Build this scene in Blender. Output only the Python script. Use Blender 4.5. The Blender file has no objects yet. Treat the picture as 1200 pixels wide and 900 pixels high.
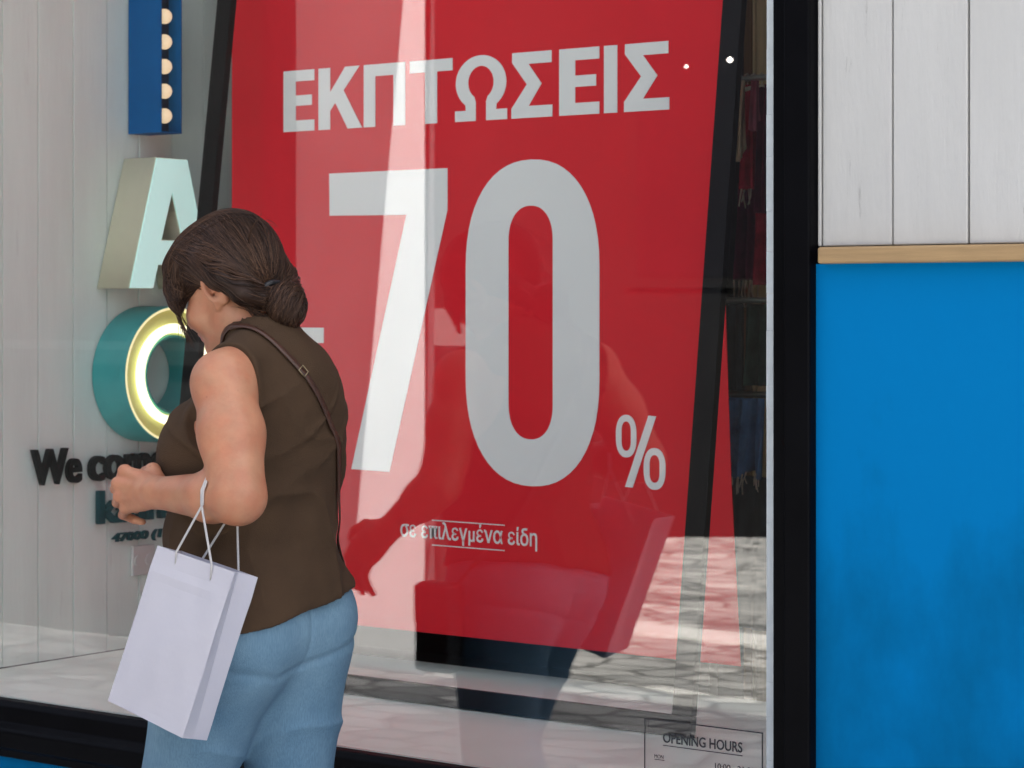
import bpy, math, random
import numpy as np
from mathutils import Vector
random.seed(7); rng = np.random.default_rng(7)
scene = bpy.context.scene
COL = scene.collection
R = math.radians

# ------------------------------------------------------------------ camera, sky, sun, exposure
CAM_H, CAM_Y, TH, F = 1.40, -3.71, R(37.19), 2800.0     # eye height, distance to shop front, yaw to the left, focal length (photo pixels)
cam_d = bpy.data.cameras.new('camera')
cam_d.sensor_width = 36.0; cam_d.lens = F / 1200 * 36
cam_d.shift_y = -93 / 1200
cam_d.clip_start = 0.1; cam_d.clip_end = 2000
cam_d.dof.use_dof = True; cam_d.dof.focus_distance = 4.5; cam_d.dof.aperture_fstop = 9
cam = bpy.data.objects.new('camera', cam_d); COL.objects.link(cam)
cam.location = (0, CAM_Y, CAM_H); cam.rotation_euler = (R(90), 0, TH)
scene.camera = cam

SUN_EL, SUN_AZ = R(49), R(38)                            # azimuth measured from +Y (behind the shop) towards +X
world = bpy.data.worlds.new('World'); scene.world = world; world.use_nodes = True
wn = world.node_tree.nodes; wl = world.node_tree.links
sky = wn.new('ShaderNodeTexSky'); sky.sky_type = 'NISHITA'; sky.sun_disc = False
sky.air_density = .45; sky.dust_density = 6.0; sky.ozone_density = .3; sky.sun_elevation = SUN_EL; sky.sun_rotation = SUN_AZ
hs = wn.new('ShaderNodeHueSaturation'); hs.inputs['Saturation'].default_value = .62      # thin summer haze whitens the sky
wl.new(sky.outputs[0], hs.inputs['Color']); wl.new(hs.outputs[0], wn['Background'].inputs[0]); wn['Background'].inputs[1].default_value = 0.15
sl = bpy.data.lights.new('sun', 'SUN'); sl.energy = 4.6; sl.angle = R(0.53); sl.color = (1, .95, .87)
so = bpy.data.objects.new('sun', sl); COL.objects.link(so)
so.rotation_euler = (R(90) - SUN_EL, 0, math.pi - SUN_AZ)
so.location = (2, 8, 12)
vs = scene.view_settings
vs.view_transform = 'Standard'; vs.look = 'None'; vs.gamma = 1; vs.use_curve_mapping = False
vs.exposure = 2.38
scene.cycles.use_denoising = True
scene.cycles.max_bounces = 10; scene.cycles.diffuse_bounces = 5
scene.cycles.transparent_max_bounces = 24
scene.cycles.sample_clamp_indirect = 8

# ------------------------------------------------------------------ survey helpers: where a line of sight meets a plane of the place
CT, ST = math.cos(TH), math.sin(TH)
def on_front(x, y, Y):            # plane parallel to the shop front, Y metres behind it
    r = (x - 600) / F; dx = r*CT - ST; dy = r*ST + CT; t = (Y - CAM_Y) / dy
    return dx*t, CAM_H - (y - 357) / F * t
def on_side(x, y, X):             # plane at right angles to the shop front
    r = (x - 600) / F; dx = r*CT - ST; dy = r*ST + CT; t = X / dx
    return dy*t + CAM_Y, CAM_H - (y - 357) / F * t

# ------------------------------------------------------------------ materials
def mat(name, col, rough=.6, var=0., scale=8., stretch=(1, 1, 1), bump=0., bscale=60., metal=0., spec=.5,
        emit=None, estr=0., sss=0., col2=None, coat=0., detail=6.):
    m = bpy.data.materials.new(name); m.use_nodes = True
    nt = m.node_tree; n = nt.nodes; l = nt.links; b = n['Principled BSDF']
    b.inputs['Base Color'].default_value = (*col, 1); b.inputs['Roughness'].default_value = rough
    b.inputs['Metallic'].default_value = metal; b.inputs['Specular IOR Level'].default_value = spec
    b.inputs['Coat Weight'].default_value = coat
    if sss:
        b.inputs['Subsurface Weight'].default_value = sss; b.inputs['Subsurface Radius'].default_value = (.012, .005, .003)
        b.inputs['Subsurface Scale'].default_value = 1.0
    if emit:
        b.inputs['Emission Color'].default_value = (*emit, 1); b.inputs['Emission Strength'].default_value = estr
    tc = n.new('ShaderNodeTexCoord'); mp = n.new('ShaderNodeMapping'); mp.inputs['Scale'].default_value = stretch
    l.new(tc.outputs['Object'], mp.inputs['Vector'])
    if var or col2:
        nz = n.new('ShaderNodeTexNoise'); nz.inputs['Scale'].default_value = scale; nz.inputs['Detail'].default_value = detail
        nz.inputs['Roughness'].default_value = .62
        l.new(mp.outputs[0], nz.inputs['Vector'])
        rp = n.new('ShaderNodeValToRGB')
        c2 = col2 if col2 else tuple(min(1, c*(1+var)) for c in col)
        c1 = col if col2 else tuple(c*(1-var) for c in col)
        rp.color_ramp.elements[0].position = .32; rp.color_ramp.elements[1].position = .68
        rp.color_ramp.elements[0].color = (*c1, 1); rp.color_ramp.elements[1].color = (*c2, 1)
        l.new(nz.outputs[0], rp.inputs[0]); l.new(rp.outputs[0], b.inputs['Base Color'])
    if bump:
        nb = n.new('ShaderNodeTexNoise'); nb.inputs['Scale'].default_value = bscale; nb.inputs['Detail'].default_value = 5
        l.new(mp.outputs[0], nb.inputs['Vector'])
        bp = n.new('ShaderNodeBump'); bp.inputs['Strength'].default_value = bump; bp.inputs['Distance'].default_value = .004
        l.new(nb.outputs[0], bp.inputs['Height']); l.new(bp.outputs[0], b.inputs['Normal'])
    return m

def plank_mat(name, col, dark, knots=.5):
    """painted timber: soft vertical grain, faint patchy paint, small dark knots and hairline cracks"""
    m = mat(name, col, .55, var=.07, scale=2.2, stretch=(3, 3, .5), bump=.25, bscale=40)
    nt = m.node_tree; n = nt.nodes; l = nt.links; b = n['Principled BSDF']
    base = b.inputs['Base Color'].links[0].from_socket
    tc = n.new('ShaderNodeTexCoord')
    mp = n.new('ShaderNodeMapping'); mp.inputs['Scale'].default_value = (22, 22, 2.3); l.new(tc.outputs['Object'], mp.inputs[0])
    nz = n.new('ShaderNodeTexNoise'); nz.inputs['Scale'].default_value = 1.3; nz.inputs['Detail'].default_value = 8; nz.inputs['Roughness'].default_value = .7
    l.new(mp.outputs[0], nz.inputs['Vector'])
    rp = n.new('ShaderNodeValToRGB'); rp.color_ramp.elements[0].position = .635; rp.color_ramp.elements[1].position = .76
    rp.color_ramp.elements[0].color = (0, 0, 0, 1); rp.color_ramp.elements[1].color = (knots, knots, knots, 1)
    l.new(nz.outputs[0], rp.inputs[0])
    mx = n.new('ShaderNodeMix'); mx.data_type = 'RGBA'
    l.new(rp.outputs[0], mx.inputs['Factor']); l.new(base, mx.inputs[6]); mx.inputs[7].default_value = (*dark, 1)
    l.new(mx.outputs[2], b.inputs['Base Color'])
    return m

M = {}
M['plank_in'] = plank_mat('display planks', (.80, .885, .81), (.30, .28, .25), .35)
M['plank_out'] = plank_mat('outdoor planks', (.53, .52, .485), (.09, .075, .06), .85)
M['oak'] = mat('oak ledge', (.40, .255, .115), .5, var=.18, scale=3, stretch=(1.5, 30, 30), bump=.15)
M['black'] = mat('black gloss paint', (.0032, .0032, .0040), .38, bump=.12, bscale=30, var=.2, spec=.045)
M['black_in'] = mat('black satin metal', (.0055, .0055, .006), .5, spec=.12)
M['bead'] = mat('pale glazing strip', (.50, .54, .54), .35, var=.12, scale=9)
M['red'] = mat('red poster print', (.72, .022, .033), .75, var=.03, scale=3, spec=.08)
M['print'] = mat('off white print', (.82, .84, .80), .75, spec=.1)
M['floor_in'] = mat('display floor paint', (.85, .905, .81), .4, var=.05, scale=3)
M['dark_in'] = mat('dark shop interior', (.03, .027, .025), .8, var=.3)
M['ceil'] = mat('display ceiling', (.8, .8, .77), .7)
M['cyan'] = mat('pale cyan acrylic', (.56, .86, .80), .35, emit=(.55, .92, .86), estr=.10)
M['cream_side'] = mat('cream letter return', (.60, .58, .42), .5, var=.05)
M['teal'] = mat('teal letter return', (.05, .36, .35), .42, var=.12, scale=4)
M['olive'] = mat('yellow letter tray', (.50, .52, .24), .5)
M['neon'] = mat('warm neon', (1, .95, .7), .4, emit=(1, .93, .60), estr=.36)
M['rimglow'] = mat('lit acrylic rim', (.9, .88, .5), .4, emit=(1, .92, .5), estr=.16)
M['navy'] = mat('blue enamel return', (.0, .10, .30), .5, var=.1, scale=3, spec=.1)
M['navy_dark'] = mat('dark blue tray', (.008, .02, .055), .5)
M['bulb'] = mat('lit bulb', (.5, .42, .3), .4, emit=(1, .76, .48), estr=.15)
M['ink'] = mat('black letter face', (.006, .006, .007), .7, spec=.08)
M['ink_teal'] = mat('dark teal letter face', (.006, .065, .075), .7, spec=.08)
M['socket'] = mat('white socket plastic', (.66, .65, .61), .4)
M['decal'] = mat('dark decal film', (.025, .027, .03), .5)
M['skin'] = mat('skin', (.45, .205, .112), .5, var=.13, scale=18, bump=.10, bscale=260, sss=.05, detail=8)
def freckle(m):
    nt = m.node_tree; n = nt.nodes; l = nt.links; b = n['Principled BSDF']; base = b.inputs['Base Color'].links[0].from_socket
    tc = n.new('ShaderNodeTexCoord'); vo = n.new('ShaderNodeTexVoronoi'); vo.inputs['Scale'].default_value = 46; l.new(tc.outputs['Object'], vo.inputs['Vector'])
    nz = n.new('ShaderNodeTexNoise'); nz.inputs['Scale'].default_value = 9; l.new(tc.outputs['Object'], nz.inputs['Vector'])
    rp = n.new('ShaderNodeValToRGB'); rp.color_ramp.elements[0].position = .05; rp.color_ramp.elements[1].position = .13
    rp.color_ramp.elements[0].color = (1, 1, 1, 1); rp.color_ramp.elements[1].color = (0, 0, 0, 1); l.new(vo.outputs['Distance'], rp.inputs[0])
    r2 = n.new('ShaderNodeValToRGB'); r2.color_ramp.elements[0].position = .5; r2.color_ramp.elements[1].position = .66; l.new(nz.outputs[0], r2.inputs[0])
    mu = n.new('ShaderNodeMath'); mu.operation = 'MULTIPLY'; l.new(rp.outputs[0], mu.inputs[0]); l.new(r2.outputs[0], mu.inputs[1])
    m2 = n.new('ShaderNodeMath'); m2.operation = 'MULTIPLY'; m2.inputs[1].default_value = .5; l.new(mu.outputs[0], m2.inputs[0])
    mx = n.new('ShaderNodeMix'); mx.data_type = 'RGBA'; l.new(m2.outputs[0], mx.inputs['Factor']); l.new(base, mx.inputs[6]); mx.inputs[7].default_value = (.20, .07, .035, 1)
    nb = n.new('ShaderNodeTexNoise'); nb.inputs['Scale'].default_value = 30; nb.inputs['Detail'].default_value = 6; l.new(tc.outputs['Object'], nb.inputs['Vector'])
    r3 = n.new('ShaderNodeValToRGB'); r3.color_ramp.elements[0].position = .38; r3.color_ramp.elements[1].position = .66
    r3.color_ramp.elements[0].color = (1.0, .84, .80, 1); r3.color_ramp.elements[1].color = (1, 1.06, 1.06, 1); l.new(nb.outputs[0], r3.inputs[0])
    m3 = n.new('ShaderNodeMix'); m3.data_type = 'RGBA'; m3.blend_type = 'MULTIPLY'; m3.inputs['Factor'].default_value = .8
    l.new(mx.outputs[2], m3.inputs[6]); l.new(r3.outputs[0], m3.inputs[7]); l.new(m3.outputs[2], b.inputs['Base Color'])
freckle(M['skin'])
M['lip'] = mat('lips', (.42, .16, .14), .45)
M['eye'] = mat('eye', (.6, .58, .55), .15)
M['nail'] = mat('fingernail', (.62, .36, .29), .3)
M['shirt'] = mat('brown crepe cloth', (.062, .036, .019), .85, var=.14, scale=7, bump=.35, bscale=420, spec=.2)
M['paper'] = mat('white kraft paper', (.57, .555, .60), .6, var=.02, scale=6, bump=.12, bscale=35)
M['cord'] = mat('white cotton cord', (.55, .53, .51), .8, bump=.5, bscale=700)
M['leather'] = mat('brown leather strap', (.055, .022, .012), .45, var=.2)
M['brass'] = mat('dull brass', (.32, .25, .15), .35, metal=1)
M['black_bag'] = mat('black leather', (.012, .012, .013), .5, bump=.4, bscale=180)
M['shoe'] = mat('white trainer', (.6, .6, .6), .6)
M['sole'] = mat('rubber sole', (.3, .29, .27), .8)
M['dark_stone'] = mat('dark stone front', (.004, .004, .004), .8, var=.35, scale=2, bump=.4, bscale=12, spec=.08)
M['dark_glass'] = mat('dark window', (.004, .004, .005), .3, spec=.06)
M['grey_and_shaded_plaster'] = mat('grey and shaded plaster', (.085, .075, .08), .8, var=.12, scale=3, bump=.3, bscale=20)  # plain on the shop walls; on the pillar this grey paints its shade
M['sunlit_plaster'] = mat('sunlit plaster', (.55, .56, .57), .8, var=.04, scale=3, bump=.2, bscale=20)  # bright tone that paints the sun on part of the pillar
M['blocker'] = mat('dark blocker paint', (.012, .013, .013), .6, var=.3, scale=3, spec=.25)
M['plaque'] = mat('grey sign board', (.085, .08, .08), .6)
M['lamp'] = mat('lit lamp glass', (1, .95, .85), .4, emit=(1, .93, .82), estr=10)
M['kerb'] = mat('pale kerb stone', (.52, .52, .50), .75, var=.12, scale=6, bump=.3)
M['wood_tan'] = mat('tan timber post', (.62, .50, .28), .5, var=.2, scale=3, stretch=(30, 30, 1))
M['wood_brown'] = mat('brown timber post', (.16, .085, .03), .5, var=.2, scale=3, stretch=(30, 30, 1))
M['steel'] = mat('steel rail', (.5, .5, .5), .3, metal=1)
M['burgundy'] = mat('burgundy knit', (.55, .02, .05), .9, var=.5, scale=12, bump=.6, bscale=150)
M['cream_cloth'] = mat('cream satin', (.75, .62, .42), .45, var=.3, scale=16)
M['navy_cloth'] = mat('navy cloth', (.02, .03, .045), .85, var=.4, scale=10)
M['denim'] = mat('dark denim', (.08, .20, .42), .85, var=.45, scale=12, bump=.4, bscale=300)
M['fringe'] = mat('pale fringe', (.7, .62, .5), .9)
M['pink_cloth'] = mat('pink cloth', (.5, .12, .18), .8, var=.3, scale=14)

def jeans_mat():
    m = mat('washed denim', (.115, .25, .37), .85, bump=.3, bscale=500, spec=.2)
    nt = m.node_tree; n = nt.nodes; l = nt.links; b = n['Principled BSDF']
    tc = n.new('ShaderNodeTexCoord')
    a = n.new('ShaderNodeTexNoise'); a.inputs['Scale'].default_value = 5; a.inputs['Detail'].default_value = 4
    mp = n.new('ShaderNodeMapping'); mp.inputs['Scale'].default_value = (1, 1, .6)
    l.new(tc.outputs['Object'], mp.inputs[0]); l.new(mp.outputs[0], a.inputs['Vector'])
    r1 = n.new('ShaderNodeValToRGB'); r1.color_ramp.elements[0].position = .3; r1.color_ramp.elements[1].position = .7
    r1.color_ramp.elements[0].color = (.085, .175, .26, 1); r1.color_ramp.elements[1].color = (.205, .335, .42, 1)
    l.new(a.outputs[0], r1.inputs[0])
    w = n.new('ShaderNodeTexNoise'); w.inputs['Scale'].default_value = 1; w.inputs['Detail'].default_value = 3
    mq = n.new('ShaderNodeMapping'); mq.inputs['Scale'].default_value = (520, 520, 60); l.new(tc.outputs['Object'], mq.inputs[0]); l.new(mq.outputs[0], w.inputs['Vector'])
    mx = n.new('ShaderNodeMix'); mx.data_type = 'RGBA'; mx.blend_type = 'MULTIPLY'; mx.inputs['Factor'].default_value = .55
    r2 = n.new('ShaderNodeValToRGB'); r2.color_ramp.elements[0].color = (.62, .66, .7, 1); r2.color_ramp.elements[1].color = (1.0, 1, 1, 1)
    r2.color_ramp.elements[0].position = .35; r2.color_ramp.elements[1].position = .65
    l.new(w.outputs[0], r2.inputs[0]); l.new(r1.outputs[0], mx.inputs[6]); l.new(r2.outputs[0], mx.inputs[7])
    l.new(mx.outputs[2], b.inputs['Base Color'])
    return m
M['jeans'] = jeans_mat()

def hair_mat():
    m = mat('brown hair', (.03, .017, .011), .48, spec=.22)
    nt = m.node_tree; n = nt.nodes; l = nt.links; b = n['Principled BSDF']
    at = n.new('ShaderNodeAttribute'); at.attribute_name = 'strand'
    rp = n.new('ShaderNodeValToRGB')
    rp.color_ramp.elements[0].color = (.011, .0055, .004, 1); rp.color_ramp.elements[1].color = (.13, .068, .040, 1)
    l.new(at.outputs['Fac'], rp.inputs[0]); l.new(rp.outputs[0], b.inputs['Base Color'])
    return m
M['hair'] = hair_mat()

def blue_mat():
    """matt blue paint with splash dirt in streaks from the pavement; the darkening downward also paints in lighting"""
    m = mat('blue wall paint', (.0, .185, .46), .75, spec=.05, bump=.1, bscale=14)
    nt = m.node_tree; n = nt.nodes; l = nt.links; b = n['Principled BSDF']
    tc = n.new('ShaderNodeTexCoord'); mp = n.new('ShaderNodeMapping'); mp.inputs['Scale'].default_value = (5.5, 5.5, 3)
    l.new(tc.outputs['Object'], mp.inputs[0])
    nz = n.new('ShaderNodeTexNoise'); nz.inputs['Scale'].default_value = 1; nz.inputs['Detail'].default_value = 7; nz.inputs['Roughness'].default_value = .6
    l.new(mp.outputs[0], nz.inputs['Vector'])
    sx = n.new('ShaderNodeSeparateXYZ'); l.new(tc.outputs['Object'], sx.inputs[0])
    mr = n.new('ShaderNodeMapRange'); mr.inputs[1].default_value = .55; mr.inputs[2].default_value = 1.25; mr.inputs[3].default_value = .13; mr.inputs[4].default_value = -.20
    l.new(sx.outputs['Z'], mr.inputs[0])
    ad = n.new('ShaderNodeMath'); ad.operation = 'ADD'; l.new(nz.outputs[0], ad.inputs[0]); l.new(mr.outputs[0], ad.inputs[1])
    rp = n.new('ShaderNodeValToRGB'); rp.color_ramp.elements[0].position = .40; rp.color_ramp.elements[1].position = .78
    rp.color_ramp.elements[0].color = (.0, .185, .46, 1); rp.color_ramp.elements[1].color = (.0, .11, .25, 1)
    l.new(ad.outputs[0], rp.inputs[0]); l.new(rp.outputs[0], b.inputs['Base Color'])
    return m
M['blue'] = blue_mat()

def setts_mat():
    m = mat('stone setts', (.34, .325, .30), .8)
    nt = m.node_tree; n = nt.nodes; l = nt.links; b = n['Principled BSDF']
    tc = n.new('ShaderNodeTexCoord'); mp = n.new('ShaderNodeMapping'); mp.inputs['Rotation'].default_value = (0, 0, R(8))
    l.new(tc.outputs['Object'], mp.inputs[0])
    nz = n.new('ShaderNodeTexNoise'); nz.inputs['Scale'].default_value = 3; l.new(mp.outputs[0], nz.inputs['Vector'])
    mv = n.new('ShaderNodeMix'); mv.data_type = 'VECTOR'; mv.inputs[0].default_value = .06
    l.new(mp.outputs[0], mv.inputs[4]); l.new(nz.outputs['Color'], mv.inputs[5])
    ms = n.new('ShaderNodeMapping'); ms.inputs['Scale'].default_value = (3.6, 7.2, 1); l.new(mv.outputs[1], ms.inputs[0])
    vc = n.new('ShaderNodeTexVoronoi'); vc.inputs['Scale'].default_value = 1; vc.inputs['Randomness'].default_value = .75; l.new(ms.outputs[0], vc.inputs['Vector'])
    ve = n.new('ShaderNodeTexVoronoi'); ve.feature = 'DISTANCE_TO_EDGE'; ve.inputs['Scale'].default_value = 1; ve.inputs['Randomness'].default_value = .75; l.new(ms.outputs[0], ve.inputs['Vector'])
    sc_ = n.new('ShaderNodeSeparateColor'); l.new(vc.outputs['Color'], sc_.inputs[0])
    rc = n.new('ShaderNodeValToRGB'); rc.color_ramp.elements[0].color = (.22, .225, .22, 1); rc.color_ramp.elements[1].color = (.48, .48, .46, 1); l.new(sc_.outputs[0], rc.inputs[0])
    re_ = n.new('ShaderNodeValToRGB'); re_.color_ramp.elements[0].position = .01; re_.color_ramp.elements[1].position = .09
    re_.color_ramp.elements[0].color = (.40, .40, .40, 1); re_.color_ramp.elements[1].color = (1, 1, 1, 1); l.new(ve.outputs['Distance'], re_.inputs[0])
    br = n.new('ShaderNodeMix'); br.data_type = 'RGBA'; br.blend_type = 'MULTIPLY'; br.inputs['Factor'].default_value = 1
    l.new(rc.outputs[0], br.inputs[6]); l.new(re_.outputs[0], br.inputs[7])
    n2 = n.new('ShaderNodeTexNoise'); n2.inputs['Scale'].default_value = 1.4; n2.inputs['Detail'].default_value = 8; l.new(tc.outputs['Object'], n2.inputs['Vector'])
    r2 = n.new('ShaderNodeValToRGB'); r2.color_ramp.elements[0].position = .3; r2.color_ramp.elements[1].position = .7
    r2.color_ramp.elements[0].color = (.62, .62, .62, 1); r2.color_ramp.elements[1].color = (1.15, 1.15, 1.15, 1)
    l.new(n2.outputs[0], r2.inputs[0])
    mx = n.new('ShaderNodeMix'); mx.data_type = 'RGBA'; mx.blend_type = 'MULTIPLY'; mx.inputs['Factor'].default_value = 1
    l.new(br.outputs[2], mx.inputs[6]); l.new(r2.outputs[0], mx.inputs[7]); l.new(mx.outputs[2], b.inputs['Base Color'])
    bp = n.new('ShaderNodeBump'); bp.inputs['Strength'].default_value = 1; bp.inputs['Distance'].default_value = .02
    l.new(re_.outputs[0], bp.inputs['Height']); l.new(bp.outputs[0], b.inputs['Normal'])
    return m
M['setts'] = setts_mat()

def glass_mat(refl):
    m = bpy.data.materials.new('window glass'); m.use_nodes = True
    nt = m.node_tree; n = nt.nodes; l = nt.links
    n.remove(n['Principled BSDF'])
    t = n.new('ShaderNodeBsdfTransparent'); t.inputs[0].default_value = (.99, .995, .99, 1)
    g = n.new('ShaderNodeBsdfGlossy'); g.inputs['Roughness'].default_value = 0.0; g.inputs[0].default_value = (1, 1, 1, 1)
    fr = n.new('ShaderNodeLayerWeight'); fr.inputs['Blend'].default_value = .5       # facing = 1 - |cos|, the same from both sides
    pw = n.new('ShaderNodeMath'); pw.operation = 'POWER'; pw.inputs[1].default_value = 5; l.new(fr.outputs['Facing'], pw.inputs[0])
    mu = n.new('ShaderNodeMath'); mu.operation = 'MULTIPLY_ADD'; mu.inputs[1].default_value = 1-refl; mu.inputs[2].default_value = refl
    mu.use_clamp = True; l.new(pw.outputs[0], mu.inputs[0])
    mx = n.new('ShaderNodeMixShader'); l.new(mu.outputs[0], mx.inputs[0]); l.new(t.outputs[0], mx.inputs[1]); l.new(g.outputs[0], mx.inputs[2])
    l.new(mx.outputs[0], n['Material Output'].inputs[0])
    return m
M['glass'] = glass_mat(.075)

# ------------------------------------------------------------------ object helpers (vertices are given in world metres)
def root_loc(p):
    v = Vector((0, 0, 0))
    while p is not None: v += p.location; p = p.parent
    return v
def thing(name, label, cat, loc=(0, 0, 0), group=None, rot=(0, 0, 0)):
    o = bpy.data.objects.new(name, None); COL.objects.link(o); o.empty_display_size = .1
    o.location = loc; o.rotation_euler = rot; tag(o, label, cat, group); return o
def tag(o, label, cat, group=None, kind=None):
    if label: o['label'] = label
    if cat: o['category'] = cat
    if group: o['group'] = group
    if kind: o['kind'] = kind
    return o
def link(name, me, m, parent=None, smooth=False, local=False):
    o = bpy.data.objects.new(name, me); COL.objects.link(o)
    if m is not None:
        me.materials.clear(); me.materials.append(m)
    if parent is not None:
        if not local: me.transform(__import__('mathutils').Matrix.Translation(-root_loc(parent)))
        o.parent = parent
    if smooth: me.polygons.foreach_set('use_smooth', [True]*len(me.polygons))
    return o
class MB:
    def __init__(s): s.v = []; s.f = []
    def add(s, v, f):
        k = len(s.v); s.v += [tuple(p) for p in v]; s.f += [tuple(i+k for i in q) for q in f]; return s
    def box(s, x0, x1, y0, y1, z0, z1):
        v = [(x, y, z) for x in (x0, x1) for y in (y0, y1) for z in (z0, z1)]
        return s.add(v, [(0, 1, 3, 2), (4, 6, 7, 5), (0, 4, 5, 1), (2, 3, 7, 6), (0, 2, 6, 4), (1, 5, 7, 3)])
    def tube(s, pts, r, n=8, cap=True):
        pts = [Vector(p) for p in pts]; rr = r if isinstance(r, (list, tuple)) else [r]*len(pts)
        v = []; up = None
        for i, p in enumerate(pts):
            d = (pts[min(i+1, len(pts)-1)] - pts[max(i-1, 0)]).normalized()
            if up is None: up = Vector((0, 0, 1)) if abs(d.z) < .9 else Vector((1, 0, 0))
            x = d.cross(up).normalized(); y = x.cross(d).normalized(); up = y
            for k in range(n):
                a = 2*math.pi*k/n; v.append(p + (x*math.cos(a) + y*math.sin(a))*rr[i])
        f = []
        for i in range(len(pts)-1):
            for k in range(n):
                f.append((i*n+k, i*n+(k+1) % n, (i+1)*n+(k+1) % n, (i+1)*n+k))
        if cap: f += [tuple(range(n))[::-1], tuple((len(pts)-1)*n+k for k in range(n))]
        return s.add(v, f)
    def build(s, name, m, parent=None, smooth=False, bevel=0., local=False, seg=2):
        me = bpy.data.meshes.new(name); me.from_pydata(s.v, [], s.f); me.update()
        o = link(name, me, m, parent, smooth, local)
        if bevel:
            md = o.modifiers.new('bevel', 'BEVEL'); md.width = bevel; md.segments = seg; md.limit_method = 'ANGLE'
            if not smooth: pass
        return o
def sphere_into(mb, c, r, nu=16, nv=10, sc=(1, 1, 1)):
    v = []; f = []
    for j in range(nv+1):
        t = math.pi*j/nv
        for i in range(nu):
            p = 2*math.pi*i/nu
            v.append((c[0]+r*sc[0]*math.sin(t)*math.cos(p), c[1]+r*sc[1]*math.sin(t)*math.sin(p), c[2]+r*sc[2]*math.cos(t)))
    for j in range(nv):
        for i in range(nu):
            f.append((j*nu+i, (j+1)*nu+i, (j+1)*nu+(i+1) % nu, j*nu+(i+1) % nu))
    return mb.add(v, f)

def curve_to_mesh(c):
    o = bpy.data.objects.new('tmp', c); COL.objects.link(o)
    dg = bpy.context.evaluated_depsgraph_get(); dg.update()
    me = bpy.data.meshes.new_from_object(o.evaluated_get(dg))
    bpy.data.objects.remove(o); return me
def outline_mesh(loops, depth):
    """filled 2-D outlines (holes allowed) -> slab of the given thickness, in (u, v, w)"""
    c = bpy.data.curves.new('o', 'CURVE'); c.dimensions = '2D'; c.fill_mode = 'BOTH'; c.extrude = depth/2
    for lp in loops:
        s = c.splines.new('POLY'); s.points.add(len(lp)-1); s.use_cyclic_u = True
        for p, q in zip(s.points, lp): p.co = (q[0], q[1], 0, 1)
    return curve_to_mesh(c)
def text_mesh(body, depth, bold=0., spacing=1.):
    c = bpy.data.curves.new('t', 'FONT'); c.body = body; c.extrude = depth/2; c.offset = bold; c.size = 1; c.space_character = spacing
    c.resolution_u = 6
    return curve_to_mesh(c)
def remap(me, fn):
    n = len(me.vertices); co = np.empty(n*3); me.vertices.foreach_get('co', co); co = co.reshape(-1, 3)
    me.vertices.foreach_set('co', np.asarray(fn(co), float).ravel()); me.update(); return me
def fit(me, u0, u1, v0, v1):
    """scale the text so that it fills u0..u1 by v0..v1"""
    n = len(me.vertices); co = np.empty(n*3); me.vertices.foreach_get('co', co); co = co.reshape(-1, 3)
    a, b = co.min(0), co.max(0)
    co[:, 0] = u0 + (co[:, 0]-a[0])/(b[0]-a[0])*(u1-u0); co[:, 1] = v0 + (co[:, 1]-a[1])/(b[1]-a[1])*(v1-v0)
    me.vertices.foreach_set('co', co.ravel()); me.update(); return me

# ------------------------------------------------------------------ ground and street
FX0, FX1 = -14.0, 9.0
mb = MB().add([(-150, -150, 0), (150, -150, 0), (150, 150, 0), (-150, 150, 0)], [(0, 1, 2, 3)])
tag(mb.build('street', M['setts']), None, None, kind='structure')
mb = MB()
x = -24.0
while x < 14: mb.box(x, x+.896, -4.93, -4.68, -.05, .012); x += .90
tag(mb.build('kerb', M['kerb'], bevel=.004), None, None, kind='structure')
# pale worn slabs along the shop front
mb = MB()
for i in range(48):
    for j in range(2): mb.box(-24+i*.8+.002+(.4 if j else 0), -24+i*.8+.798+(.4 if j else 0), -.85-j*.85+.002, -.85-j*.85+.848, -.05, .010)
tag(mb.build('pavement', M['kerb'], bevel=.003), None, None, kind='structure')

# ------------------------------------------------------------------ the shop: building shell, cladding, window, display
SX = -4.635                                     # display side wall
WL, WR = SX, on_front(905, 0, 0)[0]             # opening of the shop window
ZS, ZT, ZR = .49, 3.55, 4.70                    # sill top, window head, roof line
FR = on_front(957, 0, -.02)[0]                  # right edge of the window frame
shop = thing('shop_building', 'single storey shop front of white planks over a bright blue painted wall', 'shop', (WR, 0, 0))
LZ0, LZ1 = on_front(957, 309.5, -.02)[1], on_front(957, 290, -.02)[1]
# white planks to the right of the window
def planks_front(xs, z0, z1, y0, y1, m, name):
    mb = MB()
    for a, b in zip(xs[:-1], xs[1:]):
        dy = random.uniform(-.0012, .0012)
        mb.box(a+.0016, b-.0016, y0+dy, y1, z0, z1)
    return mb.build(name, m, shop, bevel=.0022)
xa, xb, xc_ = (on_front(q, 150, -.02)[0] for q in (963, 1046, 1135))
xs = [FR+.0005, xa, xb, xc_]
while xs[-1] < FX1: xs.append(xs[-1] + (xc_-xb)*random.uniform(.94, 1.06))
planks_front(xs, LZ1+.002, ZR-.12, -.02, .01, M['plank_out'], 'plank_cladding')
xs2 = [WL-.14]
while xs2[-1] > FX0: xs2.append(xs2[-1]-.15)
planks_front(xs2[::-1], LZ1+.002, ZR-.12, -.02, .01, M['plank_out'], 'plank_cladding')
xs3 = [WL-.138]
while xs3[-1] < FR-.15: xs3.append(xs3[-1]+.149)
xs3.append(FR-.002)
planks_front(xs3, ZT+.13, ZR-.12, -.02, .01, M['plank_out'], 'plank_cladding')
MB().box(on_front(957.5, 300, -.05)[0], FX1, -.05, .01, LZ0, LZ1).build('ledge_trim', M['oak'], shop, bevel=.004)
MB().box(FX0, WL-.14, -.05, .01, LZ0, LZ1).build('ledge_trim', M['oak'], shop, bevel=.004)
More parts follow.
